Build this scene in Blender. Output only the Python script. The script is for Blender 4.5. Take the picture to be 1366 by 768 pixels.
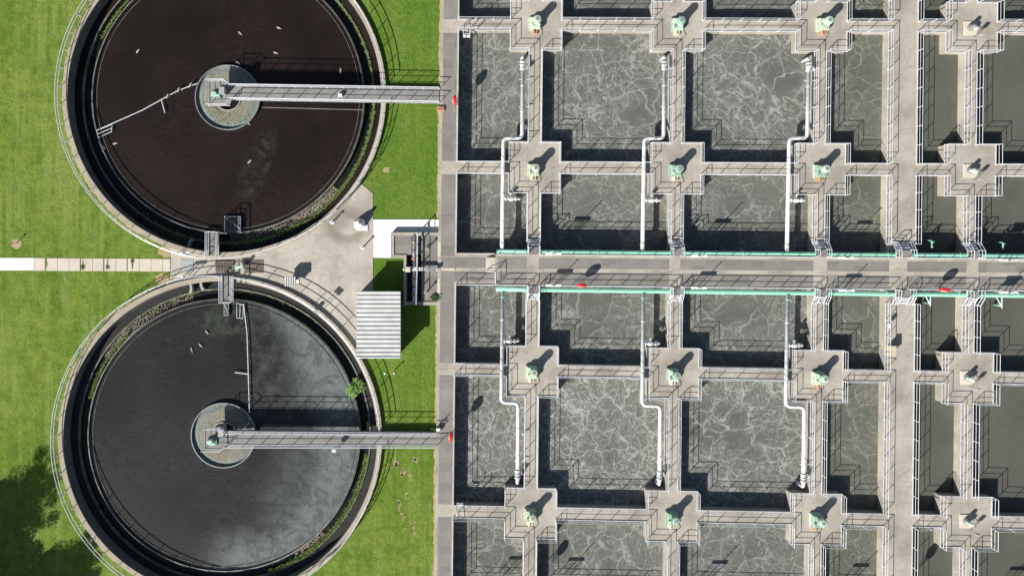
import bpy, bmesh, math, random
from mathutils import Vector, Matrix
from mathutils.geometry import tessellate_polygon
random.seed(7)
for o in list(bpy.data.objects): bpy.data.objects.remove(o, do_unlink=True)
SC = bpy.context.scene
COL = SC.collection
# ------------------------------------------------------------------ camera / light / exposure
H = 82.7          # camera height above the basin deck (z = 0), metres
F = 1000.0        # focal length in photo pixels (photo 1366 px wide)
NX, NY = 625.0, 313.0   # photo pixel straight under the camera
cam = bpy.data.cameras.new('camera'); camo = bpy.data.objects.new('camera', cam); COL.objects.link(camo)
camo.location = (0, 0, H); camo.rotation_euler = (0, 0, 0)
cam.sensor_width = 36; cam.lens = 36*F/1366
cam.shift_x = (683-NX)/1366; cam.shift_y = (NY-384)/1366
cam.clip_start = 0.5; cam.clip_end = 3000
SC.camera = camo
SUN_D = Vector((1.15, 1.21, -1.0)).normalized()
sun = bpy.data.lights.new('sun', 'SUN'); sun.energy = 5.0; sun.angle = math.radians(0.5); sun.color = (1.0, 0.955, 0.88)
suno = bpy.data.objects.new('sun', sun); COL.objects.link(suno)
suno.rotation_euler = SUN_D.to_track_quat('-Z', 'Y').to_euler(); suno.location = (-60, -60, 60)
W = bpy.data.worlds.new('World'); SC.world = W; W.use_nodes = True
nt = W.node_tree; bg = nt.nodes['Background']; sky = nt.nodes.new('ShaderNodeTexSky')
sky.sky_type = 'NISHITA'; sky.sun_disc = False
sky.sun_elevation = math.asin(-SUN_D.z); sky.sun_rotation = math.atan2(-SUN_D.x, -SUN_D.y)
nt.links.new(sky.outputs[0], bg.inputs[0]); bg.inputs[1].default_value = 0.05
SC.view_settings.view_transform = 'Standard'; SC.view_settings.look = 'None'
SC.view_settings.exposure = 0.68; SC.view_settings.gamma = 1.0
SC.view_settings.use_curve_mapping = False
SC.render.engine = 'CYCLES'
SC.cycles.max_bounces = 4

# ------------------------------------------------------------------ helpers
def P(px, py, z=0.0):
    k = (H-z)/F
    return Vector(((px-NX)*k, -(py-NY)*k, z))
_SB = [(-200,.003),(0,.0042),(225,.0052),(360,.0095),(490,.0166),(690,.0199),(900,.022)]
def _s(b):
    for (b0,s0),(b1,s1) in zip(_SB, _SB[1:]):
        if b <= b1: return s0+(s1-s0)*(b-b0)/(b1-b0)
    return _SB[-1][1]
def gp(a, b): return (a-.0115*(b-360), b+_s(b)*(a-640))     # the basin's own grid lines are a touch out of square
def G(a, b, z=0.0):
    px, py = gp(a, b); v = P(px, py, 0); return Vector((v.x, v.y, z))
ORG = {}
def tag(o, label=None, cat=None, group=None, kind=None):
    if label: o['label'] = label
    if cat: o['category'] = cat
    if group: o['group'] = group
    if kind: o['kind'] = kind
    return o
def thing(name, loc, label, cat, group=None):
    o = bpy.data.objects.new(name, None); COL.objects.link(o)
    o.location = loc; o.empty_display_size = .3; ORG[o.name] = Vector(loc)
    return tag(o, label, cat, group)
def copy_tree(o, parent=None):
    c = o.copy(); COL.objects.link(c)
    if parent: c.parent = parent
    for ch in o.children: copy_tree(ch, c)
    return c
class MB:
    def __init__(s): s.v = []; s.f = []
    def add(s, vs, fs):
        n = len(s.v); s.v += [tuple(v) for v in vs]; s.f += [tuple(i+n for i in f) for f in fs]; return s
    def box(s, x0, x1, y0, y1, z0, z1, rot=0, c=None):
        vs = [Vector((x, y, z)) for z in (z0, z1) for x, y in ((x0,y0),(x1,y0),(x1,y1),(x0,y1))]
        if rot:
            R = Matrix.Rotation(rot, 3, 'Z'); cc = Vector(c or ((x0+x1)/2, (y0+y1)/2, 0)); cc.z = 0
            vs = [R@(v-cc)+cc for v in vs]
        return s.add(vs, [(0,3,2,1),(4,5,6,7),(0,1,5,4),(1,2,6,5),(2,3,7,6),(3,0,4,7)])
    def bevbox(s, x0, x1, y0, y1, z0, z1, b=.03):
        vs = []
        for z, i in ((z0, 0), (z1-b, 0), (z1, b)):
            vs += [(x0+i,y0+i,z),(x1-i,y0+i,z),(x1-i,y1-i,z),(x0+i,y1-i,z)]
        fs = [(0,3,2,1),(8,9,10,11)]
        for l in (0, 4):
            for i in range(4): fs.append((l+i, l+(i+1)%4, l+4+(i+1)%4, l+4+i))
        return s.add(vs, fs)
    def prism(s, pts, z0, z1, bottom=False):     # pts CCW or CW xy; arbitrary simple polygon
        pts = [(p[0], p[1]) for p in pts]; n = len(pts)
        A = sum(pts[i][0]*pts[(i+1)%n][1]-pts[(i+1)%n][0]*pts[i][1] for i in range(n))
        if A < 0: pts = pts[::-1]
        vs = [(x,y,z1) for x,y in pts]+[(x,y,z0) for x,y in pts]
        tri = tessellate_polygon([[Vector((x,y,0)) for x,y in pts]])
        fs = []
        for t in tri:
            a,b,c = [Vector(vs[i]) for i in t]
            fs.append(tuple(t) if (b-a).cross(c-a).z > 0 else tuple(reversed(t)))
        for i in range(n): j=(i+1)%n; fs.append((i+n, j+n, j, i))
        return s.add(vs, fs)
    def tube(s, pts, r, n=6, closed=False, caps=True, rr=None):
        pts = [Vector(p) for p in pts]; m = len(pts); rings = []
        for i, p in enumerate(pts):
            a = pts[i-1] if (i or closed) else None; b = pts[(i+1) % m] if (i < m-1 or closed) else None
            t = Vector((0,0,0))
            if a is not None: t += (p-a).normalized()
            if b is not None: t += (b-p).normalized()
            t.normalize()
            up = Vector((0,0,1)) if abs(t.z) < .93 else Vector((0,1,0))
            sx = t.cross(up).normalized(); sy = sx.cross(t).normalized()
            k = rr[i] if rr else r
            rings.append([p+(sx*math.cos(q)+sy*math.sin(q))*k for q in [math.pi*(2*j+1)/n for j in range(n)]])
        fs = []
        for i in range(m if closed else m-1):
            i2 = (i+1) % m
            A, B = rings[i], rings[i2]
            off = min(range(n), key=lambda o: sum((A[q]-B[(q+o)%n]).length for q in range(n)))
            for j in range(n):
                j2 = (j+1) % n
                fs.append((i*n+j, i*n+j2, i2*n+(j2+off)%n, i2*n+(j+off)%n))
        if caps and not closed: fs += [tuple(range(n))[::-1], tuple((m-1)*n+j for j in range(n))]
        return s.add([v for R in rings for v in R], fs)
    def cyl(s, x, y, z0, z1, r, n=16, r1=None):
        r1 = r if r1 is None else r1
        vs = [(x+r*math.cos(2*math.pi*i/n), y+r*math.sin(2*math.pi*i/n), z0) for i in range(n)]
        vs += [(x+r1*math.cos(2*math.pi*i/n), y+r1*math.sin(2*math.pi*i/n), z1) for i in range(n)]
        return s.add(vs, [(i,(i+1)%n,n+(i+1)%n,n+i) for i in range(n)]+[tuple(range(n))[::-1], tuple(range(n,2*n))])
    def ring(s, cx, cy, r0, r1, z0, z1, n=180, a0=0, a1=2*math.pi, ri1=None):
        full = abs(a1-a0-2*math.pi) < 1e-6; m = n if full else n+1
        vs = []
        for i in range(m):
            q = a0+(a1-a0)*i/n; c, sn = math.cos(q), math.sin(q)
            for r, z in ((r0,z0),(r1,z0),(r1,z1),(r0,z1)): vs.append((cx+r*c, cy+r*sn, z))
        fs = []
        for i in range(n):
            j = (i+1) % m
            for k in range(4): k2=(k+1)%4; fs.append((i*4+k, i*4+k2, j*4+k2, j*4+k))
        if not full: fs += [(3,2,1,0), tuple(4*(m-1)+k for k in range(4))]
        return s.add(vs, fs)
    def ball(s, c, rx, ry, rz, n=10, m=6):
        vs = [(c[0],c[1],c[2]-rz)]
        for j in range(1, m):
            t = -math.pi/2+math.pi*j/m
            vs += [(c[0]+rx*math.cos(t)*math.cos(2*math.pi*i/n), c[1]+ry*math.cos(t)*math.sin(2*math.pi*i/n), c[2]+rz*math.sin(t)) for i in range(n)]
        vs.append((c[0],c[1],c[2]+rz)); L = len(vs)-1
        fs = [(0,1+(i+1)%n,1+i) for i in range(n)]+[(L,L-n+i,L-n+(i+1)%n) for i in range(n)]
        for j in range(m-2):
            for i in range(n): a=1+j*n; fs.append((a+i,a+(i+1)%n,a+n+(i+1)%n,a+n+i))
        return s.add(vs, fs)
    def leaves(s, c, r, n, size, flat=1.0):
        for _ in range(n):
            d = Vector((random.gauss(0,1), random.gauss(0,1), random.gauss(0,1)*flat))
            d = d.normalized()*r*random.random()**.45; d.z *= flat
            p = Vector(c)+d; q = size*random.uniform(.6,1.3)
            u = Vector((random.uniform(-1,1),random.uniform(-1,1),random.uniform(-.6,.6))).normalized()
            w = u.cross(Vector((random.uniform(-1,1),random.uniform(-1,1),random.uniform(-1,1)))).normalized()
            s.add([p-u*q, p-w*q*.45, p+u*q, p+w*q*.45], [(0,1,2,3)])
        return s
    def build(s, name, mat, parent=None, smooth=False, loc=None):
        me = bpy.data.meshes.new(name)
        org = ORG.get(parent.name, Vector((0,0,0))) if parent else (Vector(loc) if loc else Vector((0,0,0)))
        me.from_pydata([(v[0]-org.x, v[1]-org.y, v[2]-org.z) for v in s.v], [], s.f)
        bm = bmesh.new(); bm.from_mesh(me); bmesh.ops.recalc_face_normals(bm, faces=bm.faces) if not getattr(s,'keep',False) else None
        bm.to_mesh(me); bm.free()
        if smooth:
            for p in me.polygons: p.use_smooth = True
        me.materials.append(mat)
        o = bpy.data.objects.new(name, me); COL.objects.link(o)
        if parent: o.parent = parent
        elif loc: o.location = loc
        ORG[o.name] = org
        return o

# ------------------------------------------------------------------ materials
def newmat(name):
    m = bpy.data.materials.new(name); m.use_nodes = True
    t = m.node_tree; b = t.nodes['Principled BSDF']; return m, t, b
class N:
    def __init__(s, t): s.t = t
    def n(s, ty, **kw):
        x = s.t.nodes.new('ShaderNode'+ty)
        for k, v in kw.items(): setattr(x, k, v)
        return x
    def pos(s): return s.n('NewGeometry').outputs['Position']
    def l(s, a, b): s.t.links.new(a, b)
    def set(s, sock, v):
        if hasattr(v, 'is_linked') or hasattr(v, 'links'): s.l(v, sock)
        else: sock.default_value = v
    def math(s, op, a, b=None, c=None, clamp=False):
        x = s.n('Math', operation=op); x.use_clamp = clamp
        s.set(x.inputs[0], a)
        if b is not None: s.set(x.inputs[1], b)
        if c is not None: s.set(x.inputs[2], c)
        return x.outputs[0]
    def noise(s, scale, detail=3, rough=.55, vec=None, dist=0):
        x = s.n('TexNoise'); x.inputs['Scale'].default_value = scale; x.inputs['Detail'].default_value = detail
        x.inputs['Roughness'].default_value = rough; x.inputs['Distortion'].default_value = dist
        s.l(vec if vec is not None else s.pos(), x.inputs['Vector']); return x.outputs['Fac']
    def ramp(s, v, a, b, lo=0., hi=1.):
        x = s.n('MapRange', interpolation_type='SMOOTHSTEP'); s.set(x.inputs[0], v)
        x.inputs[1].default_value=a; x.inputs[2].default_value=b; x.inputs[3].default_value=lo; x.inputs[4].default_value=hi
        return x.outputs[0]
    def mix(s, f, a, b):
        x = s.n('Mix', data_type='RGBA'); s.set(x.inputs[0], f)
        for i, v in ((6, a), (7, b)):
            if isinstance(v, tuple): x.inputs[i].default_value = (*v[:3], 1)
            else: s.l(v, x.inputs[i])
        return x.outputs[2]
    def stretch(s, sx, sy, sz=1, rot=0):
        m = s.n('Mapping'); m.inputs['Scale'].default_value = (sx,sy,sz); m.inputs['Rotation'].default_value = (0,0,rot)
        s.l(s.pos(), m.inputs[0]); return m.outputs[0]
    def bump(s, h, b, strength=.3, dist=.02):
        x = s.n('Bump'); x.inputs['Strength'].default_value = strength; x.inputs['Distance'].default_value = dist
        s.set(x.inputs['Height'], h); s.l(x.outputs[0], b.inputs['Normal'])
def simple(name, col, rough=.6, metal=0, var=.12, scale=3, dirt=None, spec=.5):
    m, t, b = newmat(name); k = N(t)
    d = tuple(c*(1-var*2) for c in col) if dirt is None else dirt
    f = k.ramp(k.noise(scale, 5, .65), .35, .72)
    k.l(k.mix(f, col, d), b.inputs['Base Color'])
    b.inputs['Roughness'].default_value = rough; b.inputs['Metallic'].default_value = metal
    b.inputs['Specular IOR Level'].default_value = spec
    return m
def concrete(name, col, stain, big=.25, bumpy=.4, amt=.6, speck=True):
    m, t, b = newmat(name); k = N(t)
    f1 = k.ramp(k.noise(big, 6, .62), .38, .7)
    c = k.mix(k.math('MULTIPLY', f1, amt), col, stain)
    f2 = k.ramp(k.noise(2.2, 5, .7), .45, .75)
    c = k.mix(k.math('MULTIPLY', f2, .35), c, tuple(x*.6 for x in stain))
    f3 = k.ramp(k.noise(9, 3, .7), .5, .8)
    c = k.mix(k.math('MULTIPLY', f3, .35), c, tuple(min(1, x*1.35) for x in col))
    if name in ('basin concrete', 'yard concrete'):
        br = k.n('TexBrick'); br.offset = 0; br.inputs['Scale'].default_value = 1; br.inputs['Mortar Size'].default_value = .018
        br.inputs['Brick Width'].default_value = 4.1; br.inputs['Row Height'].default_value = 3.7; br.inputs['Mortar Smooth'].default_value = .3
        for q, v in (('Color1',1),('Color2',.93),('Mortar',.62)): br.inputs[q].default_value = (v,v,v,1)
        k.l(k.pos(), br.inputs['Vector'])
        mm = k.n('Mix', data_type='RGBA', blend_type='MULTIPLY'); mm.inputs[0].default_value = .8
        k.l(c, mm.inputs[6]); k.l(br.outputs['Color'], mm.inputs[7]); c = mm.outputs[2]
        cr = k.n('TexVoronoi', feature='DISTANCE_TO_EDGE'); cr.inputs['Scale'].default_value = .35
        k.l(k.pos(), cr.inputs['Vector'])
        ck = k.math('MULTIPLY', k.ramp(cr.outputs['Distance'], 0, .012, 1, 0), k.ramp(k.noise(.4, 3, .6), .52, .6))
        c = k.mix(k.math('MULTIPLY', ck, .45), c, (.10,.09,.075))
        drips = k.math('MULTIPLY', k.ramp(k.noise(3.2, 4, .8), .62, .78), k.ramp(k.noise(.35, 3, .6), .45, .62))
        c = k.mix(k.math('MULTIPLY', drips, .6), c, (.15,.135,.11))
    k.l(c, b.inputs['Base Color']); b.inputs['Roughness'].default_value = .92
    b.inputs['Specular IOR Level'].default_value = .2
    k.bump(k.noise(14, 4, .7), b, bumpy, .02)
    return m
M = {}
M['concrete'] = concrete('basin concrete', (.44,.405,.35), (.26,.235,.20), amt=.85)
M['yard'] = concrete('yard concrete', (.49,.455,.395), (.27,.24,.20), big=.16, amt=.85)
def yard_stain(m):
    t = m.node_tree; k = N(t); b = t.nodes['Principled BSDF']; src = b.inputs['Base Color'].links[0].from_socket
    x = k.n('SeparateXYZ'); k.l(k.pos(), x.inputs[0]); q = P(463, 302, -.6)
    dx = k.math('SUBTRACT', x.outputs[0], q.x); dy = k.math('SUBTRACT', x.outputs[1], q.y)
    r = k.math('SQRT', k.math('ADD', k.math('MULTIPLY', k.math('MULTIPLY', dx, dx), .6), k.math('MULTIPLY', dy, dy)))
    r = k.math('ADD', r, k.math('MULTIPLY', k.math('SUBTRACT', k.noise(.8, 4, .6), .5), 1.2))
    ring = k.math('MULTIPLY', k.ramp(r, .7, 1.3), k.ramp(r, 1.3, 2.4, 1, 0))
    k.l(k.mix(k.math('MULTIPLY', ring, .6), src, (.20,.17,.135)), b.inputs['Base Color'])
yard_stain(M['yard'])
M['path'] = concrete('path concrete', (.60,.54,.45), (.48,.43,.36), big=.4)
M['white_concrete'] = concrete('fresh white concrete', (.78,.78,.75), (.68,.68,.65), big=.6, amt=.5)
M['rim'] = concrete('rim concrete', (.40,.355,.29), (.27,.24,.19), big=.7)
M['old_wall'] = concrete('wet wall concrete', (.16,.165,.15), (.06,.065,.05), big=.8)
M['rail'] = simple('galvanised white rail', (.66,.68,.72), .45, .1, .1, 1.5)
M['white_pipe'] = simple('white painted pipe', (.64,.66,.68), .42, 0, .1, 2.2, dirt=(.46,.45,.42))
M['mint'] = simple('mint green paint', (.21,.56,.41), .48, 0, .1, 2.4, dirt=(.34,.58,.47))
M['machine'] = simple('weathered green machine paint', (.43,.62,.50), .6, 0, .1, 5, dirt=(.40,.47,.36))
M['machine_dark'] = simple('grimy green machine paint', (.34,.50,.40), .65, 0, .1, 7, dirt=(.12,.16,.12))
M['machine_rusty'] = simple('rust-flecked green machine paint', (.44,.60,.48), .65, 0, .1, 6, dirt=(.33,.24,.13))
M['rust'] = simple('rusty brown', (.33,.18,.10), .8, 0, .25, 8, dirt=(.48,.33,.2))
M['red'] = simple('red plastic', (.62,.015,.03), .45, 0, .08, 4)
M['beige'] = simple('beige paint', (.60,.54,.43), .6, 0, .05, 5, dirt=(.48,.36,.22))
M['steel'] = simple('grey steel', (.34,.36,.38), .45, .35, .15, 3)
M['dark'] = simple('dark rubber', (.03,.03,.035), .7, 0, .1, 3)
M['white'] = simple('white fibreglass', (.78,.79,.78), .5, 0, .05, 2, dirt=(.5,.52,.5))
M['bridge_deck'] = concrete('bridge grating', (.25,.25,.24), (.17,.165,.155), big=.5)
M['grate_bars'] = simple('worn brown grate', (.22,.18,.15), .8, 0, .12, 3)
M['plate'] = simple('grey cover plate', (.36,.37,.36), .6, 0, .06, 2)
M['bark'] = simple('bark', (.10,.07,.045), .9, 0, .2, 4)
M['soil'] = simple('bare soil', (.40,.31,.19), .95, 0, .15, 3, dirt=(.27,.21,.11))
M['bed'] = simple('weir ring grime', (.10,.11,.08), .8, 0, .3, 1.4, dirt=(.26,.27,.22))
M['wall_cladding'] = simple('shed cladding', (.45,.47,.47), .6, 0, .06, 1)
def leafmat(name, a, b_):
    m, t, b = newmat(name); k = N(t)
    k.l(k.mix(k.ramp(k.noise(2.3, 4, .7), .3, .7), a, b_), b.inputs['Base Color'])
    b.inputs['Roughness'].default_value = .7; return m
M['leaf'] = leafmat('leaf green', (.05,.10,.02), (.12,.19,.04))
M['algae'] = leafmat('algae green', (.12,.20,.03), (.26,.36,.09))
M['willow'] = leafmat('pale bush green', (.15,.30,.06), (.34,.50,.16))
def m_grass():
    m, t, b = newmat('lawn grass'); k = N(t)
    a = k.ramp(k.noise(.10, 5, .6), .35, .68)
    c = k.mix(a, (.135,.225,.026), (.215,.285,.050))
    c = k.mix(k.math('MULTIPLY', k.ramp(k.noise(1.0, 4, .7), .35, .7), .75), c, (.080,.145,.020))
    st = k.ramp(k.noise(1.1, 4, .7, k.stretch(1, .035)), .40, .62)
    c = k.mix(k.math('MULTIPLY', k.math('MULTIPLY', st, k.ramp(k.noise(.18, 3, .6), .35, .65, .25, 1)), .75), c, (.25,.31,.085))
    c = k.mix(k.math('MULTIPLY', k.ramp(k.noise(5, 4, .85), .48, .72), .8), c, (.040,.082,.010))
    c = k.mix(k.math('MULTIPLY', k.ramp(k.noise(4.2, 3, .8), .6, .78), .6), c, (.26,.31,.07))
    c = k.mix(k.math('MULTIPLY', k.ramp(k.noise(.35, 5, .7), .52, .68), .6), c, (.075,.16,.015))
    sx = k.n('SeparateXYZ'); k.l(k.pos(), sx.inputs[0])
    east = k.math('MULTIPLY', k.ramp(sx.outputs[0], -14, -9), k.ramp(sx.outputs[1], -22, -12))
    c = k.mix(k.math('MULTIPLY', east, .5), c, (.085,.19,.02))
    c = k.mix(k.math('MULTIPLY', k.math('MULTIPLY', east, k.ramp(k.noise(4, 4, .85), .5, .68)), .6), c, (.035,.085,.008))
    dry = k.math('MULTIPLY', k.ramp(k.noise(.28, 6, .65), .56, .72), k.ramp(k.noise(2.4, 4, .75), .5, .68))
    c = k.mix(k.math('MULTIPLY', dry, .75), c, (.36,.33,.15))
    k.l(c, b.inputs['Base Color']); b.inputs['Roughness'].default_value = .95; b.inputs['Specular IOR Level'].default_value = .1
    h = k.math('ADD', k.noise(9, 4, .8), k.math('MULTIPLY', k.noise(2, 3, .6), .8))
    k.bump(h, b, .9, .12)
    return m
M['grass'] = m_grass()
def m_grating():
    m, t, b = newmat('walkway grating'); k = N(t)
    br = k.n('TexBrick'); br.offset = 0; br.inputs['Scale'].default_value = 1
    br.inputs['Color1'].default_value = (.27,.255,.23,1); br.inputs['Color2'].default_value = (.195,.186,.17,1)
    br.inputs['Mortar'].default_value = (.33,.315,.28,1); br.inputs['Mortar Size'].default_value = .012
    br.inputs['Brick Width'].default_value = 1.62; br.inputs['Row Height'].default_value = 1.14
    k.l(k.pos(), br.inputs['Vector'])
    w = k.n('TexWave', wave_type='BANDS', bands_direction='X'); w.inputs['Scale'].default_value = 1.9; k.l(k.pos(), w.inputs['Vector'])
    w2 = k.n('TexWave', wave_type='BANDS', bands_direction='Y'); w2.inputs['Scale'].default_value = 1.25; k.l(k.pos(), w2.inputs['Vector'])
    c = k.mix(k.math('MULTIPLY', w.outputs['Fac'], .28), br.outputs['Color'], (.09,.085,.08))
    c = k.mix(k.math('MULTIPLY', w2.outputs['Fac'], .28), c, (.09,.085,.08))
    c = k.mix(k.math('MULTIPLY', k.ramp(k.noise(.5, 4, .6), .45, .7), .35), c, (.31,.30,.28))
    c = k.mix(k.math('MULTIPLY', k.ramp(k.noise(3, 4, .7), .55, .75), .3), c, (.30,.24,.17))
    k.l(c, b.inputs['Base Color']); b.inputs['Roughness'].default_value = .7; return m
M['grating'] = m_grating()
def m_foam(name, strength, base, foamc, seed, dn=0):
    m, t, b = newmat(name); k = N(t)
    mp = k.n('Mapping'); mp.inputs['Location'].default_value = (seed*37.1, seed*11.3, seed)
    k.l(k.pos(), mp.inputs[0]); p = mp.outputs[0]
    def warp(p, sc, am, seedz=0):
        x = k.n('TexNoise'); x.inputs['Scale'].default_value = sc; x.inputs['Detail'].default_value = 3; k.l(p, x.inputs['Vector'])
        v = k.n('VectorMath', operation='SUBTRACT'); k.l(x.outputs['Color'], v.inputs[0]); v.inputs[1].default_value = (.5,.5,.5)
        v2 = k.n('VectorMath', operation='SCALE'); k.l(v.outputs[0], v2.inputs[0]); v2.inputs['Scale'].default_value = am
        v3 = k.n('VectorMath', operation='ADD'); k.l(p, v3.inputs[0]); k.l(v2.outputs[0], v3.inputs[1]); return v3.outputs[0]
    def edge(p, sc, w):
        v = k.n('TexVoronoi', feature='DISTANCE_TO_EDGE'); v.inputs['Scale'].default_value = sc; k.l(p, v.inputs['Vector'])
        return k.ramp(v.outputs['Distance'], 0, w, 1, 0)
    p0 = warp(p, .14, 4.5); p1 = warp(p0, .5, 2.2); p2 = warp(p1, 1.3, .8)
    big = edge(p1, .33, .030); mid = edge(p2, .72, .042); fin = edge(p2, 1.55, .07)
    dense = k.ramp(k.noise(.17, 4, .6, p0), .40-dn, .60-dn)
    brk = k.ramp(k.noise(1.1, 4, .75, p1), .36, .58)
    brk2 = k.ramp(k.noise(.45, 4, .65, p1), .40-dn, .60-dn)
    rid = k.math('ABSOLUTE', k.math('SUBTRACT', k.noise(.5, 5, .6, p0, 2.0), .5)); rid = k.ramp(rid, 0, .012, 1, 0)
    wide = k.math('MULTIPLY', edge(p1, .33, .11), k.ramp(k.noise(4.5, 5, .8, p), .42, .66))
    s1 = k.math('MULTIPLY', big, k.math('ADD', .25, k.math('MULTIPLY', brk, .75)))
    s2 = k.math('MULTIPLY', k.math('MULTIPLY', mid, brk2), k.math('ADD', .35, k.math('MULTIPLY', dense, .55)))
    s3 = k.math('MULTIPLY', k.math('MULTIPLY', fin, dense), k.math('MULTIPLY', brk, .62))
    s4 = k.math('MULTIPLY', rid, k.math('MULTIPLY', brk2, .7))
    f = k.math('MAXIMUM', k.math('MAXIMUM', s1, s2), k.math('MAXIMUM', s3, s4))
    plume = k.math('MULTIPLY', k.math('MULTIPLY', dense, k.ramp(k.noise(3.2, 6, .8, p2), .40, .70)), .33)
    f = k.math('ADD', f, k.math('ADD', plume, k.math('MULTIPLY', wide, k.math('MULTIPLY', brk2, .38))), clamp=True)
    f = k.math('MULTIPLY', f, strength)
    c = k.mix(k.ramp(k.noise(.22, 4, .6, p), .3, .7), base, tuple(x*1.2 for x in base))
    c = k.mix(k.math('MULTIPLY', k.ramp(k.noise(6, 4, .8, p), .45, .75), .25), c, tuple(x*1.5 for x in base))
    c = k.mix(f, c, foamc)
    k.l(c, b.inputs['Base Color']); b.inputs['Roughness'].default_value = .35; b.inputs['IOR'].default_value = 1.33
    b.inputs['Specular IOR Level'].default_value = .3
    k.bump(k.math('ADD', k.noise(2.6, 4, .65, k.stretch(1, 2.2, 1, .7)), k.noise(.8, 2, .5, p)), b, .35, .06)
    return m
M['foam'] = [m_foam('aerated grey water', st, (.101,.105,.094), (.37,.375,.35), i+1, dn) for i, (st, dn) in enumerate(((.5,0),(.6,.02),(.66,.03),(.95,.09),(1.0,.10),(.92,.06),(.78,.05),(.66,.03)))]
M['foam_mid'] = m_foam('less foamy grey water', .62, (.094,.099,.082), (.30,.31,.27), 5)
M['calm'] = m_foam('calm olive water', .10, (.083,.086,.072), (.2,.2,.17), 9)
def m_dark(name, base, second, film):
    m, t, b = newmat(name); k = N(t)
    c = k.mix(k.ramp(k.noise(.12, 3, .6), .3, .75), base, second)
    c = k.mix(k.math('MULTIPLY', k.ramp(k.noise(4, 4, .75), .5, .8), .5), c, tuple(x*1.7 for x in second))
    rp = k.ramp(k.noise(1.6, 5, .75, k.stretch(1, 2.4, 1, .6), .6), .35, .7)  # ripple sheen painted into the water colour as stretched paler streaks
    c = k.mix(k.math('MULTIPLY', k.math('MULTIPLY', rp, k.ramp(k.noise(.1, 3, .6), .35, .65)), .7), c, tuple(x*1.9 for x in second))
    if film: c = film(k, c)
    k.l(c, b.inputs['Base Color']); b.inputs['Roughness'].default_value = .3; b.inputs['IOR'].default_value = 1.33
    w = k.math('ADD', k.noise(1.4, 4, .65, k.stretch(1, 2.2, 1, .5)), k.math('MULTIPLY', k.noise(5, 2, .5, k.stretch(1,1.7,1,-.4)), .25))
    k.bump(w, b, .22, .045)
    return m
def sep(k):
    x = k.n('SeparateXYZ'); k.l(k.pos(), x.inputs[0]); return x.outputs[0], x.outputs[1]
def film1(k, c):       # light scum streak low right of the centre
    x, y = sep(k); q = P(343, 222, -1.75)
    u = k.math('MULTIPLY', k.math('ADD', k.math('SUBTRACT', x, q.x), k.math('MULTIPLY', k.math('SUBTRACT', y, q.y), -.35)), .45)
    v = k.math('MULTIPLY', k.math('SUBTRACT', y, q.y), .17)
    d = k.math('ADD', k.math('MULTIPLY', u, u), k.math('MULTIPLY', v, v))
    g = k.math('MULTIPLY', k.ramp(d, .0, .95, 1, 0), k.ramp(k.noise(1.3, 8, .82), .44, .72))
    c = k.mix(k.math('MULTIPLY', g, .55), c, (.085,.088,.085))
    s = k.math('MULTIPLY', k.ramp(k.noise(7, 3, .8), .68, .78), k.ramp(k.noise(.12, 2, .5), .4, .6))
    return k.mix(k.math('MULTIPLY', s, .35), c, (.08,.07,.06))
def film2(k, c):       # grey scum film over the right half of the lower tank
    x, y = sep(k); q = P(293.5, 584, -1.75)
    dx = k.math('SUBTRACT', x, q.x); dy = k.math('SUBTRACT', y, q.y)
    r = k.math('SQRT', k.math('ADD', k.math('MULTIPLY', dx, dx), k.math('MULTIPLY', dy, dy)))
    big = k.math('SUBTRACT', k.noise(.13, 5, .55, None, .2), .5); fine = k.math('SUBTRACT', k.noise(1.1, 7, .78, None, .4), .5)
    wx = k.math('ADD', k.math('MULTIPLY', big, 11), k.math('MULTIPLY', fine, 4.5))
    t1 = k.math('MULTIPLY', k.ramp(k.math('ADD', k.math('ADD', dx, k.math('MULTIPLY', dy, -.5)), wx), 5, 14.5), .55)
    rim = k.math('MULTIPLY', k.ramp(k.math('ADD', k.math('ADD', dx, k.math('MULTIPLY', k.math('MULTIPLY', dy, dy), .022)), k.math('MULTIPLY', wx, .55)), 8.2, 12.5), 1)
    low = k.math('MULTIPLY', k.ramp(k.math('ADD', k.math('ADD', k.math('MULTIPLY', dy, -1), k.math('MULTIPLY', dx, .35)), k.math('MULTIPLY', wx, .8)), 9.5, 14.5), k.ramp(dx, -4, 3))
    f = k.math('MAXIMUM', t1, k.math('MAXIMUM', rim, low))
    ang = k.ramp(k.math('ADD', dx, k.math('MULTIPLY', k.noise(.8, 3, .6), .4)), 3.1, 3.4)     # the skimmer arm sweeps the surface clear on its left
    hi = k.ramp(dy, -1.5, 1.0)
    gate = k.math('SUBTRACT', 1, k.math('MULTIPLY', hi, k.math('SUBTRACT', 1, ang)))
    f = k.math('MULTIPLY', f, gate)
    tear = k.ramp(k.math('ABSOLUTE', k.math('SUBTRACT', k.noise(.3, 6, .6, None, .8), .5)), .0, .05, .62, 1)
    grain = k.ramp(k.noise(1.6, 8, .8), .3, .62, .62, 1)
    f = k.math('MULTIPLY', k.math('MULTIPLY', f, tear), grain)
    base2 = k.math('MULTIPLY', k.math('MULTIPLY', ang, k.ramp(k.noise(.7, 7, .78), .38, .68)), k.math('MULTIPLY', hi, .30))
    f = k.math('MAXIMUM', f, base2)
    u = k.math('SUBTRACT', dx, 1.0); v = k.math('SUBTRACT', dy, 13.2)
    g = k.math('MULTIPLY', k.ramp(k.math('ADD', k.math('MULTIPLY', k.math('MULTIPLY', u, u), .25), k.math('MULTIPLY', v, v)), .5, 6, 1, 0), k.ramp(k.noise(1.0, 6, .75), .42, .62))
    c = k.mix(k.math('MULTIPLY', g, .4), c, (.09,.11,.08))
    return k.mix(k.math('MULTIPLY', f, .95), c, (.165,.185,.183))
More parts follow.
